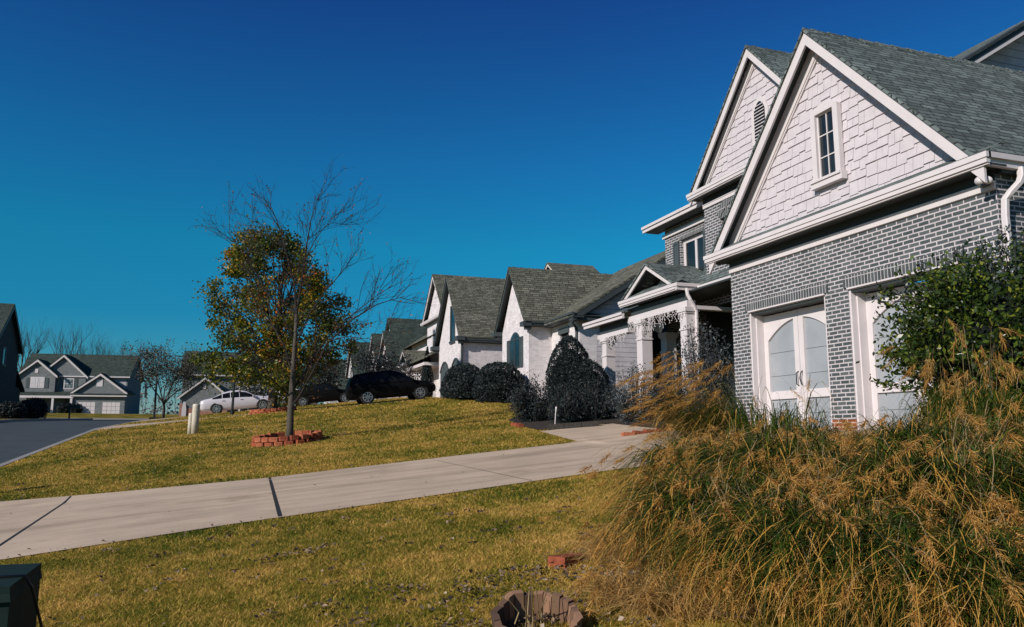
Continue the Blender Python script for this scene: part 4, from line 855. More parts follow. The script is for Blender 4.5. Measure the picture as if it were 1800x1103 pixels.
# ------------------------------------------------------------------ houses at the end of the street
def far_house(name, label, loc, rz, full=True, redpost=False):
    rt = thing(name, label, 'house', loc, rz)
    def fr(y=0): return Frame((0, y, 0), (1, 0, 0), (0, -1, 0))   # local frame, front towards -Y
    Fm = fr(0); W = 14.2
    L = lambda b, n, m: b.build(n, M[m], rt, local=True)
    b = MB(); b.box(0, W, 0, 9, -2, 5.7); L(b, 'wall', 'siding_shade')  # box walls painted in the tone of their shaded side
    b = MB(); b.fbox(Fm, 7.3, W - .15, 2.4, 5.44, .003, .02); L(b, 'front_siding', 'siding_far')
    for x in (0, W):
        b = MB(); b.solid([(x - .1, 0, 5.7), (x - .1, 9, 5.7), (x - .1, 4.5, 8.9)], [(x + .1, 0, 5.7), (x + .1, 9, 5.7), (x + .1, 4.5, 8.9)]); L(b, 'gable_wall', 'siding_shade')
    b = MB(); b.solid([(-.4, -.45, 5.6), (-.4, 4.5, 9.2), (-.4, 9.45, 5.6), (-.4, 9.45, 5.45), (-.4, 4.5, 9.05), (-.4, -.45, 5.45)], [(W + .4, -.45, 5.6), (W + .4, 4.5, 9.2), (W + .4, 9.45, 5.6), (W + .4, 9.45, 5.45), (W + .4, 4.5, 9.05), (W + .4, -.45, 5.45)]); L(b, 'roof', 'roof_far')
    b = MB(); b.box(-.4, W + .4, -.58, -.46, 5.42, 5.6); L(b, 'gutter', 'trim')
    def fgable(F, ac, hw, ze, zr, depth, wallmat, z0):
        b = MB(); b.fprism(F, [(ac - hw + .35, z0), (ac + hw - .35, z0), (ac + hw - .35, ze), (ac, zr - .25), (ac - hw + .35, ze)], -depth, 0); L(b, 'front_wall', wallmat)
        b = MB()
        for s in (-1, 1): b.fprism(F, [(ac + s * hw, ze), (ac, zr), (ac, zr - .12), (ac + s * hw, ze - .12)], .4, -depth)
        L(b, 'roof', 'roof_far')
        b = MB()
        for s in (-1, 1): b.fprism(F, [(ac + s * hw, ze - .125), (ac, zr - .125), (ac, zr - .45), (ac + s * hw, ze - .42)], .3, .38)
        L(b, 'rake_trim', 'trim')
    def win(F, a0, a1, z0, z1, glass='glass_pale', m=()):
        b = MB(); b.fbox(F, a0 - .12, a1 + .12, z0 - .14, z1 + .14, .002, .05); o = L(b, 'window', 'trim')
        b = MB(); b.fbox(F, a0, a1, z0, z1, .05, .056); b.build('pane', M[glass], o, local=True)
        b = MB(); b.fbox(F, a0, a1, (z0 + z1) / 2 - .03, (z0 + z1) / 2 + .03, .056, .075)
        for x in m: b.fbox(F, x - .08, x + .08, z0, z1, .056, .078)
        for k in (1, 2): b.fbox(F, a0 + (a1 - a0) * k / 3 - .02, a0 + (a1 - a0) * k / 3 + .02, z0, z1, .056, .07)
        b.build('sash', M['trim'], o, local=True)
    if full:
        A = fr(-1.0); B = fr(-.4); G = fr(-2.2)
        fgable(B, 5.6, 3.4, 5.55, 8.75, 4, 'greybrick_far', 3.2); fgable(A, 2.4, 2.75, 5.6, 7.95, 4, 'greybrick_far', 3.2)
        win(A, 1.7, 3.3, 3.9, 5.2, 'lamp_glass', (2.5,)); win(B, 5.9, 7.0, 3.8, 5.1)
        b = MB(); b.fbox(A, 2.1, 2.5, 5.9, 6.5, .002, .06); L(b, 'gable_vent', 'trim')
        for (f_, p, q) in ((A, 1.05, 1.5), (A, 3.5, 3.95), (B, 5.2, 5.7), (B, 7.2, 7.6)): shutter_l(rt, f_, p, q, 3.75, 5.2)
        b = MB(); b.solid([(-.5, 0, 3.45), (7.9, 0, 3.45), (7.9, -2.5, 2.75), (-.5, -2.5, 2.75)], [(-.5, 0, 3.35), (7.9, 0, 3.35), (7.9, -2.5, 2.62), (-.5, -2.5, 2.62)]); L(b, 'porch_roof', 'roof_far')
        b = MB(); b.box(-.4, 7.8, -2.5, -2.35, 2.3, 2.62); L(b, 'porch_beam', 'trim')
        for x in (-.2, 5.1, 7.5):
            b = MB(); b.box(x - .14, x + .14, -2.45, -2.2, -1, 2.3); L(b, 'column', 'trim')
        b = MB(); b.fbox(Fm, 6.0, 7.1, -.3, 2.2, .003, .08); L(b, 'front_door', 'shutter')
        win(Fm, 1.0, 3.0, .6, 2.1, 'glass', (2.0,))
        fgable(G, 11.1, 3.75, 3.2, 6.0, 5, 'greybrick_far', -1); b = MB(); b.fbox(G, 10.6, 11.4, 4.0, 5.0, .002, .06); L(b, 'gable_vent', 'trim')
        b = MB(); b.fbox(G, 7.4, 14.8, 2.72, 2.98, .003, .5); L(b, 'pent_roof', 'roof_far'); b = MB(); b.fbox(G, 7.4, 14.8, 2.55, 2.715, .003, .53); L(b, 'gutter', 'trim')
        for (p, q) in ((8.3, 10.6), (11.6, 13.9)):
            b = MB(); b.fbox(G, p, q, -.6, 1.75, .003, .02); gd = L(b, 'garage_door', 'trim')
            b = MB()
            for k in range(1, 4): b.fbox(G, p, q, -.6 + k * .58, -.57 + k * .58, .02, .024)
            for k in range(1, 4): b.fbox(G, p + (q - p) * k / 4 - .015, p + (q - p) * k / 4 + .015, -.6, 1.75, .02, .023)
            b.build('panel_seam', M['shutter'], gd, local=True)
    else:
        G = fr(-1.8); A = fr(-.6)
        fgable(G, 3.1, 3.4, 2.5, 5.3, 5, 'greybrick_far', -1); b = MB(); b.fbox(G, 2.8, 3.2, 3.6, 4.3, .002, .06); L(b, 'gable_vent', 'trim')
        b = MB(); b.fbox(G, .1, 6.2, -1, 1.0, .003, .03); L(b, 'brick_base', 'redbrick')
        for p in (.35, 5.7):
            b = MB(); b.fbox(G, p - .3, p + .3, -1, 1.6, .031, .3); L(b, 'brick_pier', 'redbrick')
        fgable(A, 11.0, 2.9, 5.3, 7.2, 4, 'greybrick_far', 0); win(A, 10.0, 10.9, 3.2, 4.8); win(A, 11.6, 12.6, 3.2, 4.8); win(fr(0), 7.2, 8.0, 3.4, 5.0, 'lamp_glass')
        b = MB(); b.solid([(6.4, 0, 3.0), (14.2, 0, 3.0), (14.2, -2.0, 2.5), (6.4, -2.0, 2.5)], [(6.4, 0, 2.9), (14.2, 0, 2.9), (14.2, -2.0, 2.38), (6.4, -2.0, 2.38)]); L(b, 'porch_roof', 'roof_far')
        for x in (7.5, 10.2, 13.8):
            b = MB(); b.box(x - .12, x + .12, -1.9, -1.66, -1, 2.4); L(b, 'column', 'trim')
    return rt
def shutter_l(rt, F, a0, a1, z0, z1):
    b = MB(); b.fbox(F, a0, a1, z0, z1, .003, .05); b.build('shutter', M['shutter'], rt, local=True)
far_house('house', 'two storey grey brick house with two white garage doors where the road ends', (-29.0, 131.5, 2.75), R(-6))
far_house('house', 'grey house with red brick base behind the white sedan and leafy tree', (-6.6, 116, 2.35), R(-3), full=False)
def left_house():
    rt = thing('house', 'tall dark shaded house cut off by the left edge of the photo', 'house', (-19, 82, 1.3))
    S = Frame((-19.1, 0, 0), (0, 1, 0), (1, 0, 0))     # gable end facing +X
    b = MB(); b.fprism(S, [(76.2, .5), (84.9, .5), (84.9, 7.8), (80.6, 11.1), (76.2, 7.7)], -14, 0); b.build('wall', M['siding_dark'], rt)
    b = MB()
    for s in (-1, 1): b.fprism(S, [(80.6 + s * 4.75, 7.55), (80.6, 11.45), (80.6, 11.3), (80.6 + s * 4.75, 7.4)], .35, -14.4)
    b.build('roof', M['roof_far'], rt)
    b = MB()
    for s in (-1, 1): b.fprism(S, [(80.6 + s * 4.73, 7.4), (80.6, 11.29), (80.6, 11.0), (80.6 + s * 4.73, 7.1)], .3, .36)
    b.build('rake_trim', M['trimdark'], rt)
    window(rt, S, 79.6, 80.4, 6.0, 7.4, 1, 2, .1, .05, 'shutter'); window(rt, S, 78.6, 79.3, 3.0, 4.4, 1, 2, .1, .05, 'shutter')
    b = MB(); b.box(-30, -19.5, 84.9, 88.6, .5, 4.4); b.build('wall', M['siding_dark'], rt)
    b = MB(); b.solid([(-30, 84.9, 6.3), (-19.2, 84.9, 6.3), (-19.2, 89, 4.2), (-30, 89, 4.2)], [(-30, 84.9, 6.1), (-19.2, 84.9, 6.1), (-19.2, 89, 4.0), (-30, 89, 4.0)]); b.build('roof', M['roof_far'], rt)
    b = MB(); b.tube([(-20.5, 80.6, 11.2), (-20.5, 80.6, 12.0)], .08, 8); b.tube([(-20.5, 80.6, 12.0), (-20.5, 80.6, 12.12)], .15, 8); b.tube([(-20.5, 80.6, 11.15), (-20.5, 80.6, 11.45)], [.3, .1], 8); b.build('vent_pipe', M['shutter'], rt)
left_house()

# ------------------------------------------------------------------ trees
def grow(b, p, d, length, r, depth, rng, ends, kids=3, spread=.6, up=.25, seg=4, tip=.3, bend=.12, sides=5):
    pts, rad = [Vector(p)], [r]; d = Vector(d).normalized(); q = Vector(p)
    for k in range(seg):
        d = (d + Vector((rng.gauss(0, bend), rng.gauss(0, bend), rng.gauss(0, bend) + up * .12))).normalized(); q = q + d * length / seg
        pts.append(q); rad.append(r * (1 - (1 - tip) * (k + 1) / seg))
    b.tube(pts, rad, sides, cap=False)
    if depth == 0: ends.append((q, d)); return
    n = kids if isinstance(kids, int) else kids[min(depth, len(kids) - 1)]
    for k in range(n):
        t = .35 + .65 * (k + rng.random() * .8) / n; i = min(int(t * seg), seg - 1); f = t * seg - i; base = pts[i].lerp(pts[i + 1], min(1, f))
        ax = Vector((rng.gauss(0, 1), rng.gauss(0, 1), rng.gauss(0, 1))).cross(d).normalized(); nd = (d + ax * spread * rng.uniform(.7, 1.3) + Vector((0, 0, up))).normalized()
        grow(b, base, nd, length * rng.uniform(.5, .72), max(rad[i] * .55, .004), depth - 1, rng, ends, kids, spread, up, seg, tip, bend * 1.2, max(3, sides - 1))
    ends.append((q, d))
# crown plane helper: right-hand direction seen from the street side
VR = Vector((math.cos(R(15)), -math.sin(R(15)), 0)); VD = Vector((math.sin(R(15)), math.cos(R(15)), 0))
def bare_tree():
    rng = random.Random(21); x, y = RINGS[0][0] + .05, RINGS[0][1]; z = H(x, y); o = thing('bare_tree', 'nearly leafless young tree with a slender grey trunk inside the nearer ring of red blocks', 'tree', (x, y, z))
    S = 22.7 / 1416     # metres to one photo pixel at the trunk
    base = Vector((x, y, z)); bt = MB(); bb = MB(); ends = []
    def P(px, py, d=0): return base + VR * ((px - 514 - .036 * (776 - py)) * S) + Vector((0, 0, (776 - py) * S)) + VD * d
    bt.tube([P(514, 779), P(515, 750), P(516, 720), P(518, 690), P(520, 650), P(523, 600), P(525, 555)], [.115, .098, .09, .085, .07, .055, .045], 9)
    tr = bt.build('trunk', M['bark'], o, True)
    # hand-laid leaders and limbs: (points in picture pixels, depth), start radius
    L = [([(525, 555, 0), (520, 500, .1), (505, 440, .15), (488, 385, .2), (470, 342, .25)], .042), ([(525, 555, 0), (535, 500, -.1), (542, 440, -.1), (552, 385, -.15), (566, 340, -.2)], .038),
         ([(520, 470, .1), (498, 430, .3), (470, 395, .5), (425, 368, .7)], .022), ([(540, 460, -.1), (560, 425, -.3), (580, 400, -.4), (600, 395, -.5)], .018), ([(545, 420, 0), (575, 395, .1), (592, 380, .2)], .014),
         ([(516, 716, 0), (532, 700, -.2), (560, 655, -.5), (585, 610, -.7), (630, 570, -.9), (672, 545, -1.0), (718, 532, -1.1)], .045), ([(518, 690, 0), (545, 640, .3), (575, 590, .5), (620, 545, .7), (655, 515, .8), (690, 490, .9)], .038),
         ([(519, 660, 0), (500, 610, .4), (470, 560, .7), (440, 520, .9), (412, 490, 1.1)], .032), ([(522, 615, 0), (550, 560, -.4), (580, 520, -.6), (610, 490, -.8), (625, 470, -.9)], .030), ([(522, 600, 0), (495, 545, -.3), (470, 500, -.5), (440, 450, -.7), (418, 420, -.8)], .028),
         ([(524, 575, 0), (510, 520, .3), (490, 470, .5), (455, 425, .7), (432, 395, .8)], .024), ([(590, 606, -.7), (620, 600, -.9), (660, 605, -1), (700, 590, -1.1)], .018), ([(517, 700, 0), (490, 670, -.5), (465, 625, -.8), (430, 600, -1)], .026), ([(560, 655, -.5), (600, 640, -.4), (640, 632, -.3)], .014)]
    for pts, r in L:
        q = [P(*p) for p in pts]; n = len(q); bb.tube(q, [r * .85 * (1 - .8 * k / (n - 1)) for k in range(n)], 6, cap=False)
        for k in range(1, n):
            for _ in range(4):
                f = rng.random(); a = q[k - 1].lerp(q[k], f); d = (q[k] - q[k - 1]).normalized(); ax = Vector((rng.gauss(0, 1), rng.gauss(0, 1), rng.gauss(0, .6))).cross(d).normalized()
                grow(bb, a, d + ax * .75 + Vector((0, 0, .3)), rng.uniform(.45, 1.0), max(.0045, r * .26), 2, rng, ends, 3, .55, .2, 3, .45, .1, 3)
    bb.build('branches', M['twig'], o)
    g = np.random.default_rng(5); C = []
    for (q, d) in ends:
        if g.random() < .55: C.append(np.array(q) + g.normal(0, .02, 3) - np.array([0, 0, .03]))
    leaves('leaf', np.array(C), .055, M['leaf_bare'], o, g)
bare_tree()
def crown_points(rng, n_cl, per, shape, sig, gap=0.0):
    C = []
    while len(C) < n_cl:
        p = rng.uniform(-1, 1, 3)
        if shape(p): C.append(p)
    C = np.array(C); K = rng.integers(int(per * .5), int(per * 1.5), n_cl)
    return C, K
def leafy_tree():
    x, y = RINGS[1][0], RINGS[1][1]; z = H(x, y); o = thing('autumn_tree', 'leafy tree turning green, yellow and orange in the farther ring of red blocks', 'tree', (x, y, z))
    rng = random.Random(8); g = np.random.default_rng(8); b = MB(); base = Vector((x, y, z)); S = 42 / 1416
    def P(px, py, d=0): return base + VR * ((px - 480 - .036 * (720 - py)) * S) + Vector((0, 0, (720 - py) * S)) + VD * d
    b.tube([P(479, 726), P(479, 700), P(481, 680), P(483, 650), P(487, 600), P(490, 540), P(488, 480)], [.30, .24, .22, .2, .15, .10, .05], 9); tr = b.build('trunk', M['bark'], o, True)
    # crown outline in picture pixels: for a height, left and right edge
    rows = [(412, 470, 500), (425, 405, 520), (445, 398, 535), (470, 383, 566), (500, 364, 596), (530, 356, 614), (560, 360, 632), (590, 370, 640), (615, 374, 634), (640, 352, 606), (662, 356, 575), (685, 385, 545), (706, 440, 530)]
    bb = MB(); cl = []; tries = 0
    while len(cl) < 360:
        py = g.uniform(412, 700); i = max(k for k in range(len(rows)) if rows[k][0] <= py); i = min(i, len(rows) - 2); f = (py - rows[i][0]) / (rows[i + 1][0] - rows[i][0])
        l, r = [rows[i][k] + (rows[i + 1][k] - rows[i][k]) * f for k in (1, 2)]; mid, hw = (l + r) / 2, (r - l) / 2
        u, d = g.uniform(-1, 1), g.uniform(-1, 1)
        rad = math.hypot(u, d)
        ang_ = math.atan2(d, u); lim = .90 + .14 * math.sin(3 * ang_ + py * .035) * math.sin(py * .061 + 2 * ang_) + .07 * math.sin(py * .21)
        if rad > lim or (rad < .45 and g.random() < .6): continue
        if math.sin(py * .085 + 2.2 * u) * math.sin(u * 6.0 + d * 4.0 + py * .03) > .62: continue
        # a few real gaps in the crown
        if py > 668 and u < .2: continue
        if (py > 630 and u > .1 and g.random() < .5) or (590 < py < 650 and u > .55 and g.random() < .4): continue
        if (py < 470 and abs(u) < .25 and g.random() < .4): continue
        cl.append(P(mid + u * hw * .95, py, d * hw * S * .95))
    C = []
    for c in cl:
        n = int(g.integers(60, 140)); s = g.uniform(.15, .33); C.append(np.array(c) + g.normal(size=(n, 3)) * [s, s, s * .75])
    C.append(np.array([np.array(c) + g.normal(0, .5, 3) for c in cl for _ in range(3)]))
    leaves('crown', np.concatenate(C), .14, M['leaf_tree'], o, g, .68)
    for k in range(70):
        c = cl[int(g.integers(len(cl)))]; t = g.uniform(.1, .8); py = 690 - t * 190; s = P(480 + t * 8, py); m = s.lerp(c, .5) + Vector((0, 0, .25))
        bb.tube([s, m, c], [.055 * (1.1 - t), .035, .012], 5, cap=False)
    bb.build('limbs', M['bark_dark'], o)
leafy_tree()
def far_tree(name, label, x, y, h, w, trunk_r, mat, nleaf, leaf, seed, group=None, kids=3, depth=3, th=.35, cat='tree', spread=.55, dense=0, bark='bark_dark', up=.3):
    z = H(x, y); o = thing(name, label, cat, (x, y, z), 0, group); rng = random.Random(seed); g = np.random.default_rng(seed); b = MB(); ends = []
    b.tube([(x, y, z - .3), (x + .02 * h * rng.gauss(0, 1), y, z + h * th * .6), (x + .02 * h * rng.gauss(0, 1), y, z + h * th)], [trunk_r, trunk_r * .8, trunk_r * .7], 7)
    top = Vector(b.v[-1])
    for k in range(5 if depth < 4 else 6):
        a = 2 * math.pi * (k + rng.random() * .6) / 5; q = w / h
        grow(b, (x, y, z + h * th * rng.uniform(.75, 1)), (math.cos(a) * q * 1.1, math.sin(a) * q * 1.1, .75 + rng.random() * .3), h * (1 - th) * rng.uniform(.5, .68), trunk_r * .5, depth - 1, rng, ends, kids, spread, up, 4, .35, .12, 5)
    b.build('trunk', M[bark], o)
    if nleaf:
        E = np.array([list(e[0]) for e in ends]); C = E[g.integers(len(E), size=nleaf)] + g.normal(size=(nleaf, 3)) * leaf * (2.2 + dense)
        leaves('crown', C, leaf, M[mat], o, g, .65)
    return o
far_tree('oak_tree', 'spreading tree with thin brown leaves standing alone between the two far houses', -7.6, 101, 8.7, 4.7, .20, 'leaf_brown', 9000, .17, 31, kids=4, depth=4, th=.2, spread=.7, up=.12)
bt = [(-31.5, 142, 15.5, .2, 'tall bare tree leftmost behind the far grey brick house'), (-26.2, 150, 16, .16, 'narrow bare tree behind the left half of the far house roof'), (-23.5, 152, 15.5, .13, 'thin upright bare tree behind the middle of the far house roof'), (-20.2, 150, 13.5, .13, 'low bare tree with fine twigs, second from the right behind the far roof'), (-16.9, 152, 15.5, .16, 'rounded bare tree behind the right end of the far house roof')]
for k, (x, y, h, r, lab) in enumerate(bt): far_tree('bare_tree', lab, x, y, h, h * .34, r * 1.7, 'leaf_brown', 0, .2, 40 + k, 'bare trees behind the far house', kids=4, depth=4, th=.35, spread=.4, up=.45)
far_tree('evergreen_tree', 'dark bushy evergreen tree behind the black sedan', 5.3, 67, 5.0, 3.2, .14, 'leaf_far', 4600, .20, 61, kids=4, th=.15, dense=.6, spread=.8, up=.1)
far_tree('evergreen_tree', 'low dark tree half hidden by the leafy tree, left of the evergreen', 2.9, 72, 4.6, 5.0, .14, 'leaf_far', 3800, .20, 62, kids=4, th=.12, dense=.6, spread=.8, up=.1)
far_tree('small_tree', 'dark ornamental tree in front of the fourth house porch', 9.7, 57, 3.5, 1.7, .08, 'leaf_dark', 2400, .15, 63, kids=4, th=.18, dense=.3, up=.25)
far_tree('small_tree', 'dark loose tree beside the white porch rail of the third house', 11.0, 55.2, 3.0, 1.8, .07, 'leaf_dark', 1800, .13, 64, kids=4, th=.15, dense=.3, up=.2)

def far_woods():
    g = np.random.default_rng(77); b = MB(); rng = random.Random(77); ends = []
    for k in range(150):
        y = rng.uniform(185, 240); x = rng.uniform(-75, 60); z = H(x, y) - .5; h = rng.uniform(4.5, 8) * (1.25 if rng.random() < .2 else 1)
        grow(b, (x, y, z), (rng.gauss(0, .05), 0, 1), h, .14, 2, rng, ends, 4, .5, .35, 4, .2, .06, 3)
    E = np.array([list(e[0]) for e in ends]); C = E[g.integers(len(E), size=5200)] + g.normal(size=(5200, 3)) * .5
    base = np.stack([g.uniform(-75, 60, 5000), g.uniform(183, 200, 5000), np.zeros(5000)], 1); base[:, 2] = GZ(base[:, 0], base[:, 1]) + np.abs(g.normal(0, 1.5, 5000)) * (1 + .5 * np.sin(base[:, 0] * .35)); C = np.concatenate([C, base])
    n = len(C); t = unit(g.normal(size=(n, 3))); u = unit(np.cross(t, g.normal(size=(n, 3)))); sz = .55 * g.uniform(.6, 1.5, n)[:, None]
    V = np.stack([C - t * sz * .5, C + u * sz * .4, C + t * sz * .5, C - u * sz * .4], 1).reshape(-1, 3); off = len(b.v)
    AV = np.concatenate([np.array([list(v) for v in b.v]), V]); me_f = [f for f in b.f] + [tuple(off + 4 * i + k for k in range(4)) for i in range(n)]
    me = bpy.data.meshes.new('far_woods'); me.from_pydata([tuple(v) for v in AV], [], me_f); me.update(); me.materials.append(M['leaf_woods']); o = bpy.data.objects.new('far_woods', me); COL.objects.link(o)
    struct(o, 'stuff'); tag(o, 'grey brown mass of bare far off woods behind the houses', 'woods')
far_woods()

# ------------------------------------------------------------------ clipped and loose shrubs
def blob_shrub(name, label, x, y, h, prof_, rx, ry, n, leaf, mat, seed, group=None, rough=.06, core=.86, cat='shrub', rz=0, dz=0):
    """prof_(t) gives the radius factor at height t; leaves sit in a thin uneven shell over a solid dark core added to block light"""
    z = H(x, y) - .05 + dz; o = thing(name, label, cat, (x, y, z), 0, group); g = np.random.default_rng(seed)
    t = g.uniform(0, 1, n) ** .85; a = g.uniform(0, 2 * math.pi, n); nz = rough * (np.sin(3 * a + 7 * t + seed) + np.sin(5 * a - 9 * t + 2 * seed) + .8 * np.sin(11 * a + 17 * t))
    rr = np.array([prof_(v) for v in t]) * (1 + nz * .6) * (1 - np.abs(g.normal(0, .07, n)))
    lx, ly = rx * rr * np.cos(a), ry * rr * np.sin(a); c, s = math.cos(rz), math.sin(rz)
    C = np.stack([x + lx * c - ly * s, y + lx * s + ly * c, z + t * h + g.normal(0, leaf * .4, n)], 1)
    # a cap so that the top is closed
    leaves('foliage', C, leaf, M[mat], o, g, .6)
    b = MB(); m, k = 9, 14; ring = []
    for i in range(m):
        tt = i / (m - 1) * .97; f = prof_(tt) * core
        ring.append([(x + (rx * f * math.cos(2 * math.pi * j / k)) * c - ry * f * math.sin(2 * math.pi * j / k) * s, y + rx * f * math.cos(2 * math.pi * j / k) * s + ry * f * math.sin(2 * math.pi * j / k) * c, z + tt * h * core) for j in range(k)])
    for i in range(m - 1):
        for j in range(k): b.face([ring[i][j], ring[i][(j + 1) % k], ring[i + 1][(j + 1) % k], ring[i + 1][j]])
    b.face(ring[-1]); b.build('blocking_core', M['core'], o)
    return o
dome = lambda t: min(1, .86 + t * .5) * math.sqrt(max(0, 1 - max(0, (t - .25) / .75) ** 2.6)) if t < 1 else 0
cone2 = lambda t: (.86 + .3 * t if t < .4 else .98) * max(.04, 1 - max(0, (t - .42) / .585) ** 2.5) ** .68
cone = lambda t: (.80 + .5 * t if t < .3 else .95) * max(.02, 1 - max(0, (t - .22) / .80) ** 1.45)
boxy = lambda t: (.93 + .1 * t) * math.sqrt(max(0, 1 - max(0, (t - .55) / .45) ** 3.2))
flame = lambda t: .35 + 1.5 * t if t < .38 else max(.03, .95 * (1 - ((t - .38) / .62) ** 1.3))
blob_shrub('clipped_shrub', 'tall clipped dark shrub with a pointed top in front of the white brick wall', 9.88, 22.9, 2.45, cone2, .74, .70, 12000, .055, 'leaf_dark', 71, rough=.035)
blob_shrub('clipped_shrub', 'rounded clipped dark shrub leaning against the right side of the pointed one', 10.22, 22.45, 1.72, cone2, .80, .70, 9000, .055, 'leaf_dark', 72, rough=.035)
blob_shrub('hedge', 'rounded clipped hedge mass nearest the white house window, right of the boxier hedge', 11.05, 33.5, 1.78, dome, 1.15, 1.2, 9000, .085, 'leaf_dark', 73)
blob_shrub('hedge', 'longer clipped hedge mass beside the black sport utility car', 10.5, 37.2, 1.65, dome, 1.05, 1.75, 10000, .085, 'leaf_dark', 74)
blob_shrub('cypress', 'slim dark cypress against the third house', 12.2, 52.4, 3.5, cone, .5, .5, 2600, .10, 'leaf_dark', 75)
def loose_shrub(name, label, x, y, h, w, n, leaf, mat, seed, stems=40, cat='shrub', up=.9, bare=.0):
    """many upright stems each carrying leaves"""
    z = H(x, y); o = thing(name, label, cat, (x, y, z)); g = np.random.default_rng(seed); b = MB(); C = []; D = []
    per = n // stems
    for k in range(stems):
        a = g.uniform(0, 2 * math.pi); r = math.sqrt(g.random()) * w; hh = h * (1.02 - .55 * (r / w) ** 2) * g.uniform(.72, 1.05)
        p0 = np.array([x + .35 * r * math.cos(a), y + .35 * r * math.sin(a), z]); p2 = np.array([x + r * math.cos(a), y + r * math.sin(a), z + hh]); p1 = (p0 + p2) / 2 + np.array([.12 * r * math.cos(a), .12 * r * math.sin(a), .08 * hh])
        t = np.linspace(0, 1, 6)[:, None]; Q = (1 - t) ** 2 * p0 + 2 * t * (1 - t) * p1 + t ** 2 * p2
        b.tube([tuple(q) for q in Q], [.012 * (1 - .12 * i) for i in range(6)], 4, cap=False)
        tt = g.uniform(bare, 1, per)[:, None]; L = (1 - tt) ** 2 * p0 + 2 * tt * (1 - tt) * p1 + tt ** 2 * p2
        C.append(L + g.normal(size=(per, 3)) * np.array([1, 1, .8]) * w * .13); D.append(np.tile(unit((p2 - p0)[None])[0], (per, 1)))
    b.build('stems', M['bark_dark'], o); leaves('foliage', np.concatenate(C), leaf, M[mat], o, g, .5, np.concatenate(D) * .5)
    return o
loose_shrub('shrub', 'loose leafy dark shrub nearest the lawn, left of the pointed clipped shrub', 8.15, 21.6, 1.45, .78, 6000, .065, 'leaf_dark', 81, 60)
loose_shrub('shrub', 'low dark shrub behind the timber bed edging', 8.55, 20.2, 1.05, .75, 4500, .06, 'leaf_dark', 82, 50)
loose_shrub('shrub', 'dark low shrub between the clipped pair and the grey flowering shrub', 9.4, 20.0, 1.15, .7, 4200, .06, 'leaf_dark', 83, 50)
loose_shrub('shrub', 'grey green feathery shrub in front of the white porch columns', 9.75, 18.3, 1.55, .85, 5200, .06, 'leaf_blue', 84, 70)
loose_shrub('shrub', 'tall dark airy bush against the porch, left of the garage brick corner', 11.2, 17.3, 2.75, .85, 6500, .06, 'leaf_blue', 85, 60, bare=.2)
loose_shrub('shrub', 'dark low leafy shrub at the foot of the porch steps', 10.6, 18.4, 1.5, .7, 3600, .06, 'leaf_dark', 86, 50)
def holly():
    x, y = 8.45, 6.75; z = H(x, y); o = thing('holly_bush', 'big dark green broadleaf bush at the right, in front of the garage corner', 'bush', (x, y, z)); g = np.random.default_rng(91)
    C, b = [], MB(); n = 620
    for k in range(n):
        v = unit(g.normal(size=(1, 3)))[0]; v[2] = v[2] * .9; r = g.uniform(.72, 1.0)
        w_ = 1.25 * (1.0 if v[2] > -.2 else 1 - .45 * (-v[2] - .2))
        p = np.array([x + v[0] * w_ * r, y + v[1] * w_ * r, z + 1.22 + v[2] * 1.16 * r])
        if p[2] < z + .1: continue
        m = int(g.integers(28, 62)); s = g.uniform(.06, .13); C.append(p + g.normal(size=(m, 3)) * s)
        if k % 4 == 0: q = np.array([x, y, z + .4]); b.tube([tuple(q), tuple((p + q) / 2 + np.array([0, 0, .1])), tuple(p)], [.02, .014, .006], 4, cap=False)
    # sprays that reach out at the left
    for k in range(24):
        a = R(g.uniform(140, 250)); p = np.array([x + 1.2 * math.cos(a), y + 1.2 * math.sin(a), z + g.uniform(.7, 1.9)]); d = np.array([math.cos(a), math.sin(a), g.uniform(-.1, .5)]); L = g.uniform(.15, .38)
        t = g.uniform(0, 1, 34)[:, None]; C.append(p + d * t * L + g.normal(size=(34, 3)) * .035); b.tube([tuple(p - d * .3), tuple(p + d * L)], [.008, .003], 4, cap=False)
    b.build('stems', M['bark_dark'], o); leaves('foliage', np.concatenate(C), .062, M['leaf_holly'], o, g, .52)
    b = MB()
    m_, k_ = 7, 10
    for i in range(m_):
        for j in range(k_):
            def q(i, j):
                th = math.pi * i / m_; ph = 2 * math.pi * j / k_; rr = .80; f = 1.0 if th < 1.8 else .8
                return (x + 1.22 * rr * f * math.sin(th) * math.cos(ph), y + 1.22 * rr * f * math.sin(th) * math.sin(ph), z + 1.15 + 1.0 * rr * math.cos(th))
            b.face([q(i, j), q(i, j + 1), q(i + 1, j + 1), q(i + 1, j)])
    b.build('blocking_core', M['core'], o, fix=False)  # solid core added inside the bush to block light
    # dark upright shoots above the rest
    C, b, D = [], MB(), []
    for k in range(34):
        a = g.uniform(0, 2 * math.pi); r = g.uniform(.1, 1.0); p = np.array([x + r * math.cos(a), y + r * math.sin(a), z + 2.1 - .5 * r * r]); d = np.array([.22 * math.cos(a), .22 * math.sin(a), 1]); L = g.uniform(.22, .50)
        b.tube([tuple(p - d * .4), tuple(p + d * L)], [.008, .003], 4, cap=False); t = g.uniform(-.3, 1, 60)[:, None]; C.append(p + d * t * L + g.normal(size=(60, 3)) * .04)
    b.build('shoots', M['bark_dark'], o); leaves('shoot_foliage', np.concatenate(C), .055, M['leaf_shoot'], o, g, .4)
holly()

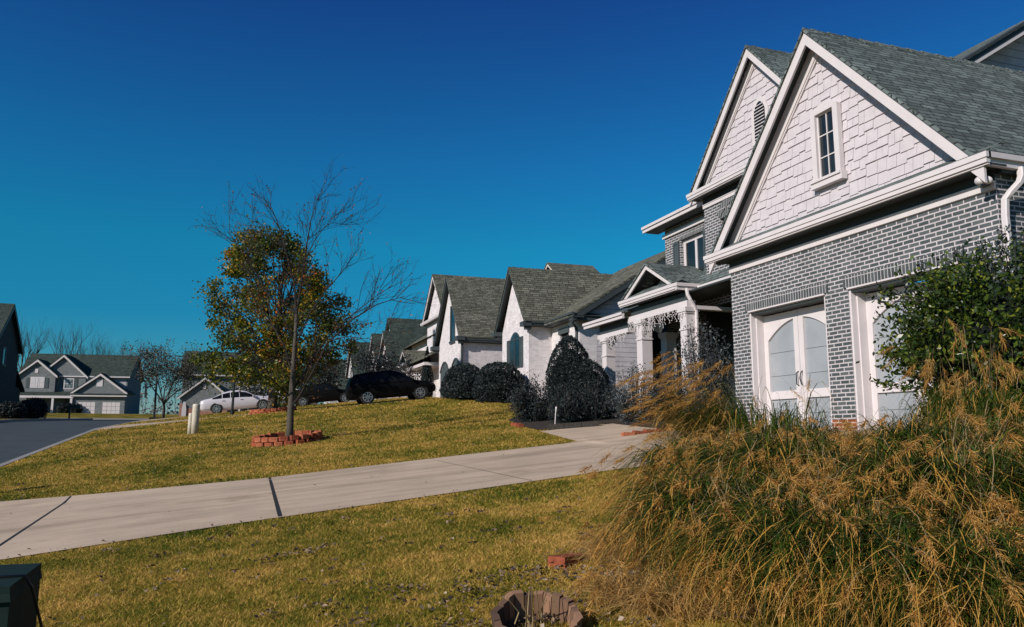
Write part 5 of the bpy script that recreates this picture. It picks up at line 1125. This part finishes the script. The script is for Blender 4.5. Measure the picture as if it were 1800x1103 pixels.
# ------------------------------------------------------------------ ornamental grasses
def grass_clump(label, x, y, h, reach, n, wd, seed, mat='reed', nplume=60, plume_h=1.15, lean=(0, 0), stalk_up=.0, hairs=60, dry=0, plume_len=.15, foot=.30, hang=(.02, .8)):
    z = H(x, y); o = thing('ornamental_grass', label, 'ornamental grass', (x, y, z), 0, 'ornamental grasses in the front bed'); g = np.random.default_rng(seed)
    def arcs(n, hmul, rmul, m=9, droop=1.0, hang=(.02, .8)):
        T_ = 46; tid = g.integers(0, T_, n); ta = g.uniform(0, 2 * math.pi, T_); tr_ = foot * np.sqrt(g.random(T_)); tb = ta + g.normal(0, .7, T_); tl = g.uniform(.55, 1.15, T_)
        a = ta[tid] + g.normal(0, .10, n); r0 = tr_[tid] + g.normal(0, .02, n); base = np.stack([x + r0 * np.cos(a), y + r0 * np.sin(a), np.full(n, z - .03)], 1)
        a2 = tb[tid] + g.normal(0, .38, n); a3 = a2 + g.normal(0, .75, n); hh = h * hmul * g.uniform(.6, 1.1, n) * (.75 + .28 * tl[tid]); rr = reach * rmul * tl[tid] * np.sqrt(g.uniform(.03, 1, n))
        hh = hh * (1 - .2 * np.minimum(rr / reach, 1.2) ** 2)
        u = lambda q: np.stack([np.cos(q), np.sin(q), np.zeros(n)], 1)
        up = np.array([[0, 0, 1.0]]); ze = g.uniform(hang[0], hang[1], n)
        ze = 1 - (1 - ze) * droop
        p1 = base + u(a2) * (rr * .12)[:, None] + up * (hh * .75)[:, None]; p2 = base + u(a2) * (rr * .55)[:, None] + up * (hh * 1.22)[:, None]; p3 = base + u(a3) * rr[:, None] + up * (hh * ze)[:, None]
        t = np.linspace(0, 1, m)[None, :, None]
        P = (1 - t) ** 3 * base[:, None] + 3 * t * (1 - t) ** 2 * p1[:, None] + 3 * t ** 2 * (1 - t) * p2[:, None] + t ** 3 * p3[:, None]
        P = P + np.array([lean[0], lean[1], 0])[None, None] * t ** 1.3 + np.cumsum(g.normal(0, .007, (n, m, 3)), 1) * (t > 0)
        P[:, :, 2] = np.maximum(P[:, :, 2], z + .01)
        return P
    P = arcs(n, 1, 1, hang=hang); V, F, uv = ribbons(P, wd * g.uniform(.6, 1.3, n), g); np_mesh('blades', V, F, M[mat], o, uv, (x, y, z))
    if dry:
        P = arcs(dry, .9, 1.1, hang=(0, .5) if hang[1] < .9 else (.6, 1.0)); V, F, uv = ribbons(P, wd * g.uniform(.5, 1.2, dry), g); np_mesh('dry_blades', V, F, M['reed_dry'], o, uv, (x, y, z))
    if nplume:
        P = arcs(nplume, plume_h, .95 * (1 - stalk_up * .4), 9, 1.0 - stalk_up, (.25, 1.0)); V, F, uv = ribbons(P, np.full(nplume, .004), g, .4); np_mesh('stalks', V, F, M['stalk'], o, uv, (x, y, z))
        # fuzzy curved head at the end of each stalk
        H_ = []; m = 4
        for k in range(nplume):
            e, d = P[k, -1], P[k, -1] - P[k, -3]; d = d / np.linalg.norm(d); L = plume_len * g.uniform(.6, 1.3); s = g.uniform(0, 1, hairs)[:, None]
            c = e + d * (s - .55) * L + np.array([0, 0, -.05]) * s ** 2 * L * 2; r = unit(g.normal(size=(hairs, 3))); cu = unit(g.normal(size=(hairs, 3))) * 1.1; ln = (.018 + .030 * g.random(hairs))[:, None] * (1.15 - s * .6)
            tt = np.linspace(0, 1, m)[None, :, None]; H_.append(c[:, None] + (r * ln)[:, None] * tt + (d * ln)[:, None] * tt * (1.6 if plume_len > .2 else .6) + (np.array([0, 0, -.4])[None, None] + cu[:, None]) * (ln[:, None] * tt ** 2) * .8)
        Hh = np.concatenate(H_); V, F, uv = ribbons(Hh, np.full(len(Hh), .0038), g, .6); np_mesh('seed_heads', V, F, M['plume'], o, uv, (x, y, z))
    return o
FG = [('arching green grass mound with tan seed heads, farthest left, beside the driveway', 3.75, 5.75, .72, .9, 3600, 0.0119, 101, 255, 210),
      ('arching grass mound in front of the first garage door', 4.75, 6.0, .70, .9, 3600, 0.0119, 102, 323, 175),
      ('arching grass mound in front of the second garage door', 5.25, 5.2, .62, .85, 3600, 0.0119, 103, 323, 175),
      ('green weeping grass mound nearest the clay planter', 2.85, 4.2, .64, .8, 4200, 0.0094, 104, 204, 175),
      ('green grass mound in the middle of the front mass', 3.75, 4.8, .76, .9, 4000, 0.0106, 105, 289, 140),
      ('green grass mound at the bottom right corner', 3.75, 3.45, .76, .9, 4200, 0.0088, 110, 204, 105),
      ('grass mound at the right edge, above the bottom corner one', 4.7, 4.3, .80, .9, 4000, 0.0100, 111, 255, 140),
      ('low grass tuft at the bottom edge, right of the planter mound', 2.95, 2.8, .5, .7, 3200, .0075, 114, 90, 200),
      ('low grass tuft in the lower right corner, behind the corner mound', 4.35, 3.35, .62, .75, 3200, .0085, 115, 90, 200),
      ('grass mound at the bottom edge, between the planter and the corner', 2.75, 3.3, .58, .75, 4200, 0.0081, 112, 170, 140)]
for (lab, x, y, h, rch, n, wd, sd_, npl, dr) in FG: grass_clump(lab, x, y, h, rch, n, wd, sd_, nplume=npl, dry=dr, plume_h=1.04, hairs=90, plume_len=.12)
grass_clump('tall stand of tan plumes below the broadleaf bush', 6.5, 5.7, .95, .6, 2600, .0095, 106, nplume=34, plume_h=1.5, stalk_up=.7, dry=700, plume_len=.24, hairs=60)
grass_clump('tan plumed grass at the far right edge', 6.1, 4.95, .95, .7, 3000, .0095, 107, nplume=34, plume_h=1.3, stalk_up=.7, dry=700, plume_len=.22, hairs=60)
grass_clump('upright tawny plumed grass leaning left, tallest at the back left of the front mass', 5.05, 7.35, 1.0, .5, 1500, .011, 108, nplume=75, plume_h=1.3, stalk_up=.9, dry=500, lean=(-.42, .34), plume_len=.24, hairs=80, foot=.35, hang=(.35, 1.12))
grass_clump('thin dark arching blades standing up before the left garage door', 4.95, 6.4, 1.02, .8, 520, .011, 116, nplume=14, dry=60)
grass_clump('low pale straw clump between the planter and the green mounds', 2.2, 3.75, .20, .42, 300, .005, 113, 'reed_dry', nplume=40, plume_h=1.4, dry=1400, foot=.3)
grass_clump('flattened pale straw clump spilling over the lawn, left of the green mounds', 2.7, 4.8, .22, .55, 500, .005, 109, 'reed_dry', nplume=60, plume_h=1.5, dry=1800, foot=.35)

# ------------------------------------------------------------------ block rings, planter, bed edging
def ring(cx, cy, rad, nb, label, group, rows=2):
    rng = random.Random(int(cx * 10)); bw = 2 * math.pi * rad / nb; first = None
    for row in range(rows):
        for k in range(nb):
            a = 2 * math.pi * (k + .5 * row) / nb + rng.gauss(0, .012); x, y = cx + rad * math.cos(a) * (1 - .03 * row), cy + rad * math.sin(a) * (1 - .03 * row)
            z = H(x, y) - .03 + row * .135
            if first is None:
                b = MB(); hw_, dp, hh, ch = bw * .47, .09, .128, .018
                out = [(-dp, -hw_ * .82), (-dp, hw_ * .82), (dp * .6, hw_), (dp, hw_ * .72), (dp, -hw_ * .72), (dp * .6, -hw_)]
                b.solid([(p[0] * .97, p[1] * .97, 0) for p in out], [(p[0], p[1], ch) for p in out]); b.solid([(p[0], p[1], ch) for p in out], [(p[0], p[1], hh - ch) for p in out]); b.solid([(p[0], p[1], hh - ch) for p in out], [(p[0] * .93, p[1] * .93, hh) for p in out])
                o = b.build('edging_block', M['block'], None); first = o
            else: o = first.copy(); COL.objects.link(o)
            o.location = (x, y, z); o.rotation_euler = (rng.gauss(0, .03), rng.gauss(0, .03) , a + rng.gauss(0, .06)); o.scale = (rng.uniform(.9, 1.08), rng.uniform(.94, 1.03), rng.uniform(.95, 1.05)); tag(o, label, 'paving block', group)
ring(*RINGS[0], 20, 'red concrete block in the two course ring round the bare tree', 'blocks round the bare tree')
ring(*RINGS[1], 22, 'red concrete block in the ring round the leafy autumn tree', 'blocks round the leafy tree')
for (cx, cy, rad) in RINGS:
    b = MB(); n = 24
    for k in range(n):
        p = [(cx, cy)] + [(cx + (rad - .05) * math.cos(2 * math.pi * (k + j) / n), cy + (rad - .05) * math.sin(2 * math.pi * (k + j) / n)) for j in (0, 1)]
        b.face([(u, v, H(u, v) + .10) for u, v in p])
    struct(b.build('planting_bed', M['mulch'], None, fix=False))
def planter():
    x, y = 1.44, 3.78; z = H(x, y) - .02; o = thing('planter', 'weathered eight sided clay planter with dry stalks at the bottom edge of the lawn', 'planter', (x, y, z)); n = 8; b = MB(); bs = MB()
    def pt(k, r, zz, da=0): a = 2 * math.pi * (k + da) / n + .25; return Vector((x + r * math.cos(a), y + r * math.sin(a), z + zz))
    for k in range(n):
        for j in range(3):
            f0, f1 = j / 3, (j + .9) / 3; h_ = .17 + .012 * math.sin(3.7 * k + 2.1 * j)
            q = [pt(k, .205, -.04).lerp(pt(k + 1, .205, -.04), f) for f in (f0, f1)] + [pt(k, .225, h_).lerp(pt(k + 1, .225, h_), f) for f in (f1, f0)]
            i_ = [pt(k, .175, -.04).lerp(pt(k + 1, .175, -.04), f) for f in (f0, f1)] + [pt(k, .192, h_).lerp(pt(k + 1, .192, h_), f) for f in (f1, f0)]
            b.solid(q, i_)
        bs.face([pt(k, .183, .03), pt(k + 1, .183, .03), Vector((x, y, z + .045))])
    b.build('stave', M['terracotta'], o); bs.build('soil', M['mulch'], o, fix=False)
    g = np.random.default_rng(3); m = 160; a = g.uniform(0, 6.28, m); r = .17 * np.sqrt(g.random(m)); C = np.stack([x + r * np.cos(a), y + r * np.sin(a), np.full(m, z + .055) + g.random(m) * .02], 1)
    leaves('dead_leaf', C, .03, M['litter'], o, g)
    b = MB(); rng = random.Random(2)
    for k in range(9):
        p = Vector((x - .03 + rng.gauss(0, .05), y + .05 + rng.gauss(0, .04), z + .04)); b.tube([p, p + Vector((rng.gauss(0, .015), rng.gauss(0, .015), .1)), p + Vector((rng.gauss(0, .03), rng.gauss(0, .03), rng.choice((.14, .2, .36))))], [.004, .0035, .0015], 4)
    b.build('dry_stalk', M['stalk'], o)
    o.rotation_euler = Matrix.Rotation(R(20), 3, Vector((math.cos(R(20)), -math.sin(R(20)), 0))).to_euler(); o.location.z -= .05
planter()
def timber(p, q, label):
    b = MB(); p, q = Vector((*p, H(*p) + .06)), Vector((*q, H(*q) + .06)); o = None
    d = (q - p) / 3
    for k in range(3): b.bar(p + d * k + d * .01, p + d * (k + .98), .11, .16)
    o = b.build('bed_edging', M['bark_dark']); tag(o, label, 'edging')
timber((7.45, 18.75), (8.7, 18.35), 'dark weathered timber edging along the front of the shrub bed')
def loose_bricks(pts, label, group):
    rng = random.Random(9)
    for k, (x, y, a) in enumerate(pts):
        b = MB(); b.solid([(-.14, -.075, 0), (.14, -.075, 0), (.14, .075, 0), (-.14, .075, 0)], [(-.135, -.07, .10), (.135, -.07, .10), (.135, .07, .10), (-.135, .07, .10)])
        o = b.build('edging_block', M['block']); o.location = (x, y, H(x, y) - (.045 if len(pts) == 1 else .02)); o.rotation_euler = (rng.gauss(0, .05), rng.gauss(0, .05), a); tag(o, label, 'paving block', group)
loose_bricks([(7.3 + .02 * k, 20.3 + .30 * k, 1.5) for k in range(3)], 'orange red edging block between the lawn and the dark shrubs', 'orange blocks by the shrub bed')
loose_bricks([(8.15 + .29 * k, 15.72 + .05 * (k % 3), .1 * (k % 3 - 1)) for k in range(4)], 'orange red edging block beside the driveway below the leaning tawny grass', 'orange blocks by the driveway')
loose_bricks([(2.16, 5.04, .5)], 'single orange red block lying at the edge of the lawn beside the straw', 'lone orange block')

# ------------------------------------------------------------------ utility things
def cabinet():
    x0, x1, y0, y1 = -1.62, -.84, 3.95, 4.53; z = H(-1, 4.2) - .02; t = z + .57
    o = thing('utility_cabinet', 'dark green metal utility cabinet at the bottom left corner', 'utility box', ((x0 + x1) / 2, (y0 + y1) / 2, z))
    b = MB(); b.solid([(x0, y0, z - .1), (x1, y0, z - .1), (x1, y1, z - .1), (x0, y1, z - .1)], [(x0, y0 + .01, t - .06), (x1, y0 + .01, t - .06), (x1, y1, t - .06), (x0, y1, t - .06)]); b.build('body', M['box_green'], o)
    b = MB(); e = .008; b.solid([(x0 - e, y0 - e, t - .062), (x1 + e, y0 - e, t - .062), (x1 + e, y1 + e, t - .062), (x0 - e, y1 + e, t - .062)], [(x0, y0, t - .03), (x1, y0, t - .03), (x1, y1, t - .02), (x0, y1, t - .02)]); b.solid([(x0, y0, t - .03), (x1, y0, t - .03), (x1, y1, t - .02), (x0, y1, t - .02)], [(x0, y0, t), (x1, y0, t), (x1, y1, t + .01), (x0, y1, t + .01)]); b.build('lid', M['box_green'], o)
    b = MB(); b.tube([(x1 - .12, y0 - .002, t - .2), (x1 - .12, y0 - .035, t - .2)], .035, 10); b.build('lock', M['black'], o)
    c = MB(); pts = [(x0 - .3, y0 + .20, t - .2), (x0 - .03, y0 + .2, t - .02), (x0 + .3, y0 + .21, t + .012), (x1 - .12, y0 + .2, t + .012), (x1 + .005, y0 + .22, t + .008), (x1 + .035, y0 + .24, t - .05), (x1 + .1, y0 + .34, t - .35), (x1 + .2, y0 + .42, z + .02), (x1 + .5, y0 + .3, H(x1 + .5, y0 + .3) + .02)]
    k = c.tube(pts, .007, 6) ; k = c.build('cable', M['black'], None, True); tag(k, 'thin black cable draped over the green utility cabinet', 'cable')
cabinet()
def pedestal():
    x, y = -1.22, 30.2; z = H(x, y); o = thing('utility_pedestal', 'cream plastic utility post standing on the lawn', 'utility post', (x, y, z))
    b = MB(); n = 12
    for (cx, cy, r, h) in ((x, y, .125, 1.04), (x - .155, y + .04, .085, .72)):
        b = MB(); b.tube([(cx, cy, z - .05), (cx + .005, cy, z + h * .5), (cx + .01, cy, z + h - .1), (cx + .01, cy, z + h - .03), (cx + .01, cy, z + h)], [r, r, r, r * .98, r * .8], 12); b.build('housing', M['pedestal'], o, True)
    b = MB(); b.tube([(x + .01, y, z + .78), (x + .01, y, z + .83)], .131, 12); b.build('collar', M['pedestal'], o)
pedestal()
def small_things():
    x, y = -5.35, 63.5; z = H(x, y); o = thing('basketball_hoop', 'black portable basketball hoop beside the road before the far houses', 'basketball hoop', (x, y, z))
    b = MB(); b.tube([(x, y, z), (x, y, z + 2.9)], .075, 8); b.tube([(x, y, z + 2.6), (x - .6, y - .1, z + 2.3)], .05, 6); b.build('pole', M['black'], o)
    b = MB(); b.bar((x - .65, y - .15, z + 1.55), (x - .65, y - .15, z + 2.55), 1.25, .05, up=(1, 0, 0)); bb = b.build('backboard', M['black'], o)
    b = MB(); b.tube([(x - .75 + .23 * math.cos(t * .5236), y - .5 + .23 * math.sin(t * .5236), z + 1.85) for t in range(13)], .02, 5, False); b.build('hoop', M['block'], o)
    b = MB(); b.box(x - .3, x + .5, y - .35, y + .35, z - .05, z + .16); b.build('base', M['black'], o)
    x, y = -.02, 47.5; z = H(x, y); o = thing('lamp_post', 'slender dark post rising into the leafy tree in front of the white sedan', 'post', (x, y, z))
    b = MB(); b.tube([(x, y, z - .1), (x, y, z + .5), (x + .04, y, z + 2.3)], [.085, .07, .055], 8); b.tube([(x, y, z - .05), (x, y, z + .25)], .12, 8); b.build('pole', M['black'], o)
    b = MB(); b.tube([(x + .04, y, z + 2.3), (x + .04, y, z + 2.34), (x + .04, y, z + 2.62), (x + .04, y, z + 2.78)], [.06, .11, .15, .02], 6); b.build('lantern', M['glass'], o)
    x, y = -15.0, 88; z = H(CURB, y); o = thing('mailbox', 'dark mailbox on a post in front of the far grey brick house', 'mailbox', (x, y, z))
    b = MB(); b.box(x - .07, x + .07, y - .07, y + .07, z - .1, z + 1.5); b.build('post', M['black'], o)
    b = MB(); b.box(x - .1, x + .95, y - .2, y + .2, z + .95, z + 1.35); b.build('box', M['black'], o)
    x, y = -5.2, 17.45; z = H(x, y); o = thing('mailbox', 'unseen mailbox added by the near kerb to cast a shadow, left of the driveway', 'mailbox', (x, y, z))  # added out of view so that its shadow falls on the lawn
    b = MB(); b.box(x - .05, x + .05, y - .05, y + .05, z - .1, z + 1.05); b.build('post', M['black'], o)
    b = MB(); b.solid([(x - .3, y - .1, z + 1.05), (x + .2, y - .1, z + 1.05), (x + .2, y + .1, z + 1.05), (x - .3, y + .1, z + 1.05)], [(x - .3, y - .1, z + 1.25), (x + .2, y - .1, z + 1.25), (x + .2, y + .1, z + 1.25), (x - .3, y + .1, z + 1.25)]); b.build('box', M['black'], o)
    x, y = -6.3, 95; z = H(CURB, y); o = thing('signpost', 'small white roadside post between the brown leafed tree and the grey house', 'post', (-4.9, 92, H(-4.9, 92)))
    b = MB(); x, y, z = -4.9, 92, H(-4.9, 92); b.box(x - .22, x + .22, y - .1, y + .1, z - .1, z + 1.0); b.solid([(x - .22, y - .1, z + 1.0), (x + .22, y - .1, z + 1.0), (x + .22, y + .1, z + 1.0), (x - .22, y + .1, z + 1.0)], [(x - .1, y - .08, z + 1.75), (x + .1, y - .08, z + 1.75), (x + .1, y + .08, z + 1.75), (x - .1, y + .08, z + 1.75)]); b.build('post', M['trim'], o)
    x, y = 7.75, 18.95; z = H(x, y); b = MB(); b.tube([(x, y, z), (x + .03, y, z + .42), (x + .05, y, z + .55)], [.014, .012, .03], 6); o = b.build('garden_light', M['trim']); tag(o, 'thin white stake light in front of the dark shrubs', 'garden light')
    # dark shrubs by the shaded house
    for k, (x, y, r, h, lab) in enumerate(((-16.9, 79.5, 1.1, 1.5, 'dark round shrub at the corner of the shaded left house'), (-17.6, 86.0, 1.1, 1.8, 'dark upright shrub just past the shaded left house'), (-17.2, 75.5, 1.2, 1.3, 'low dark shrub in front of the shaded left house'))):
        blob_shrub('shrub', lab, x, y, h, dome, r, r, 1500, .16, 'leaf_dark', 120 + k, dz=.1)
    for k, (dx, lab) in enumerate(((0.6, 'dark rounded shrub left of the far house garage'), (2.0, 'dark rounded shrub before the far house porch'), (-3.0, 'dark small shrub under the far house front window'))):
        blob_shrub('shrub', lab, -23.2 + dx, 128.2, 1.4, dome, .95, .8, 700, .2, 'leaf_dark', 130 + k, dz=.1)
small_things()

# ------------------------------------------------------------------ cars
def car(name, label, loc, rz, kind, paint, pitch=0.0):
    """x forward. Stations: x, sill, shoulder height, half width at shoulder, roof height, half width at roof"""
    o = thing(name, label, 'car', loc, rz); o.rotation_euler = (0, pitch, rz)
    if kind == 'suv':
        L = 4.75; St = [(-2.36, .52, .80, .72, .86, .66), (-2.30, .38, .95, .86, 1.10, .78), (-2.16, .32, 1.03, .91, 1.42, .66), (-1.92, .30, 1.06, .93, 1.62, .60), (-1.3, .28, 1.06, .94, 1.70, .60), (-.5, .28, 1.04, .94, 1.73, .60), (.2, .28, 1.03, .94, 1.69, .60), (.62, .28, 1.02, .94, 1.52, .63), (1.18, .28, 1.01, .93, 1.12, .78), (1.7, .30, .97, .92, 1.03, .78), (2.1, .34, .88, .88, .94, .70), (2.32, .42, .74, .76, .78, .6), (2.38, .5, .62, .6, .66, .5)]
        cabin = (2, 8); wb = (-1.42, 1.43); r = .37; pil = (3, 4, 6)
    else:
        L = 4.85; St = [(-2.42, .48, .70, .70, .74, .64), (-2.34, .34, .84, .84, .92, .74), (-2.1, .28, .92, .90, .99, .76), (-1.62, .25, .94, .91, 1.06, .74), (-1.05, .24, .94, .92, 1.33, .60), (-.55, .24, .93, .92, 1.44, .56), (.0, .24, .92, .92, 1.45, .56), (.42, .24, .91, .92, 1.36, .59), (.98, .25, .90, .91, 1.02, .76), (1.5, .26, .85, .90, .93, .76), (2.0, .28, .76, .86, .83, .70), (2.3, .34, .64, .74, .70, .6), (2.40, .42, .54, .6, .58, .5)]
        cabin = (3, 8); wb = (-1.40, 1.42); r = .335; pil = (4, 5, 6)
    def sec(s):
        x, zb, zs, w_, zt, wt = s
        return [(x, -w_ * .86, zb), (x, -w_ * .99, zb + .14), (x, -w_ * 1.01, (zb + zs) / 2 + .08), (x, -w_, zs), (x, -wt - (w_ - wt) * .12, zt - (zt - zs) * .16), (x, -wt * .8, zt), (x, 0, zt + .025)]
    rings = []
    for s in St:
        h = sec(s); rings.append(h + [(p[0], -p[1], p[2]) for p in h[-2::-1]])
    b = MB(); m = len(rings[0])
    for i, rg in enumerate(rings): b.v += [Vector(p) for p in rg]
    for i in range(len(rings) - 1):
        for j in range(m - 1): b.f.append((i * m + j, i * m + j + 1, (i + 1) * m + j + 1, (i + 1) * m + j))
        b.f.append((i * m + m - 1, i * m, (i + 1) * m, (i + 1) * m + m - 1))
    b.f.append(tuple(range(m))); b.f.append(tuple(range((len(rings) - 1) * m, len(rings) * m)))
    bd = b.build('body', M[paint], o, True, local=True)
    # side glass in the cabin
    def lerp(p, q, t): return Vector(p).lerp(Vector(q), t)
    for sg in (1, -1):
        b = MB()
        for i in range(cabin[0], cabin[1]):
            A, B = sec(St[i]), sec(St[i + 1]); g0 = .045 if (i in pil) else .0
            q = [lerp(A[3], A[4], .10), lerp(B[3], B[4], .10), lerp(B[3], B[4], .95), lerp(A[3], A[4], .95)]
            if g0: q[0] = q[0].lerp(q[1], g0 * 2); q[3] = q[3].lerp(q[2], g0 * 2)
            b.face([Vector((p.x, (p.y - .008) * sg, p.z)) for p in q])
        b.build('side_window', M['carglass'], o, local=True, fix=False)
    for (i0, i1, nm) in ((cabin[0] if kind != 'suv' else 1, cabin[0] + (1 if kind != 'suv' else 2), 'rear_window'), (cabin[1] - 1, cabin[1], 'windscreen')):
        b = MB(); A, B = sec(St[i0]), sec(St[i1]); e = .012
        up = Vector((-.006 if nm == 'rear_window' else .006, 0, .012))
        for (k0, k1, t0, t1) in ((5, 6, 0, 1),):
            pa, pb = [Vector(A[5]) + up, Vector(A[6]) + up], [Vector(B[5]) + up, Vector(B[6]) + up]
            pa0, pb0 = pa[0].lerp(pb[0], .06), pa[0].lerp(pb[0], .94); pa1, pb1 = pa[1].lerp(pb[1], .06), pa[1].lerp(pb[1], .94); mir = lambda v: Vector((v.x, -v.y, v.z))
            b.face([pa0, pb0, pb1, pa1]); b.face([pa1, pb1, mir(pb0), mir(pa0)])
        b.build(nm, M['carglass'], o, local=True, fix=False)
    for x in wb:
        for sg in (1, -1):
            yw = .90 * sg; w0 = MB(); w0.tube([(x, yw * .80, r), (x, yw * .985, r), (x, yw * 1.035, r)], [r, r, r * .93], 22); wh = w0.build('wheel', M['tyre'], o, local=True)
            w1 = MB(); w1.tube([(x, yw * 1.02, r), (x, yw * 1.036, r)], [r * .66, r * .66], 20); hb = w1.build('hub', M['black'], wh, local=True)
            w2 = MB()
            for k in range(8):
                a = 2 * math.pi * k / 8; p = Vector((x, yw * 1.045, r)); q = p + Vector((math.cos(a), 0, math.sin(a))) * r * .64; w2.bar(p, q, .045, .02, up=(0, 1, 0))
            w2.tube([(x + r * .66 * math.cos(2 * math.pi * k / 20), yw * 1.042, r + r * .66 * math.sin(2 * math.pi * k / 20)) for k in range(21)], .02, 5, False); w2.tube([(x, yw * 1.03, r), (x, yw * 1.06, r)], .07, 10)
            w2.build('rim', M['rim'], wh, local=True)
            w3 = MB(); n = 16
            arcp = [(x + (r * 1.16) * math.cos(math.pi * k / n * 1.1 - .157), r + r * 1.16 * math.sin(math.pi * k / n * 1.1 - .157)) for k in range(n + 1)]
            w3.solid([(p, yw * .97, q) for p, q in arcp], [(p, yw * 1.024, q) for p, q in arcp]); w3.build('wheel_arch', M['tyre'], o, local=True)
    for sg in (1, -1):
        s = St[1]; b = MB(); b.solid([(s[0] - .03, sg * .50, s[2] - .16), (s[0] - .03, sg * s[3] * .97, s[2] - .16), (s[0] - .03, sg * s[3] * .97, s[2] + .02), (s[0] - .03, sg * .50, s[2] + .02)], [(s[0] + .12, sg * .52, s[2] - .16), (s[0] + .16, sg * s[3] * 1.045, s[2] - .16), (s[0] + .16, sg * s[3] * 1.045, s[2] + .02), (s[0] + .12, sg * .52, s[2] + .02)]); b.build('tail_light', M['tail'], o, local=True)
        s = St[-3]; b = MB(); b.solid([(s[0] + .10, sg * .42, s[2] - .14), (s[0] - .05, sg * s[3] * .99, s[2] - .14), (s[0] - .12, sg * s[3] * 1.0, s[2] - .0), (s[0] + .06, sg * .42, s[2] - .0)], [(s[0] + .2, sg * .42, s[2] - .14), (s[0] + .02, sg * s[3] * 1.0, s[2] - .14), (s[0] - .05, sg * s[3] * 1.01, s[2] - .02), (s[0] + .14, sg * .42, s[2] - .02)]); b.build('headlight', M['lamp_glass'], o, local=True)
        xm = St[cabin[1]][0] - .1; zm = St[cabin[1]][2] + .02; b = MB(); b.solid([(xm - .08, sg * .93, zm), (xm + .08, sg * .92, zm), (xm + .06, sg * .92, zm + .14), (xm - .08, sg * .93, zm + .14)], [(xm - .08, sg * 1.10, zm + .01), (xm + .02, sg * 1.08, zm + .01), (xm + .02, sg * 1.08, zm + .13), (xm - .08, sg * 1.10, zm + .13)]); b.build('wing_mirror', M[paint], o, local=True)
        b = MB()
        for xd in ((-.95, .15) if kind != 'suv' else (-1.0, .25)): b.box(xd - .1, xd + .08, sg * .94 - .012, sg * .94 + .012, St[5][2] - .13, St[5][2] - .10)
        b.build('door_handle', M['rim'] if paint == 'car_white' else M['black'], o, local=True)
    return o
def drive_z(x, y): return H(x, y) + .012
def park(name, label, xr, xf, y, kind, paint, size=1):
    z0, z1 = drive_z(xr, y), drive_z(xf, y); o = car(name, label, ((xr + xf) / 2, y, (z0 + z1) / 2), 0, kind, paint, -math.atan2(z1 - z0, xf - xr)); o.scale = (size, size, size); return o
park('parked_car', 'black sport utility car parked nose up on the second driveway', 6.3, 9.2, 41.2, 'suv', 'car_black', .95)
park('parked_car', 'black sedan behind the bare tree, left of the sport utility car', 4.35, 7.2, 55.6, 'sedan', 'car_black')
park('parked_car', 'white sedan parked on the driveway behind the cream utility post', -.95, 1.85, 55.4, 'sedan', 'car_white')
park('parked_car', 'pale car mostly hidden behind the leafy tree trunk, farther than the white sedan', 3.0, 5.8, 63.5, 'sedan', 'car_white')
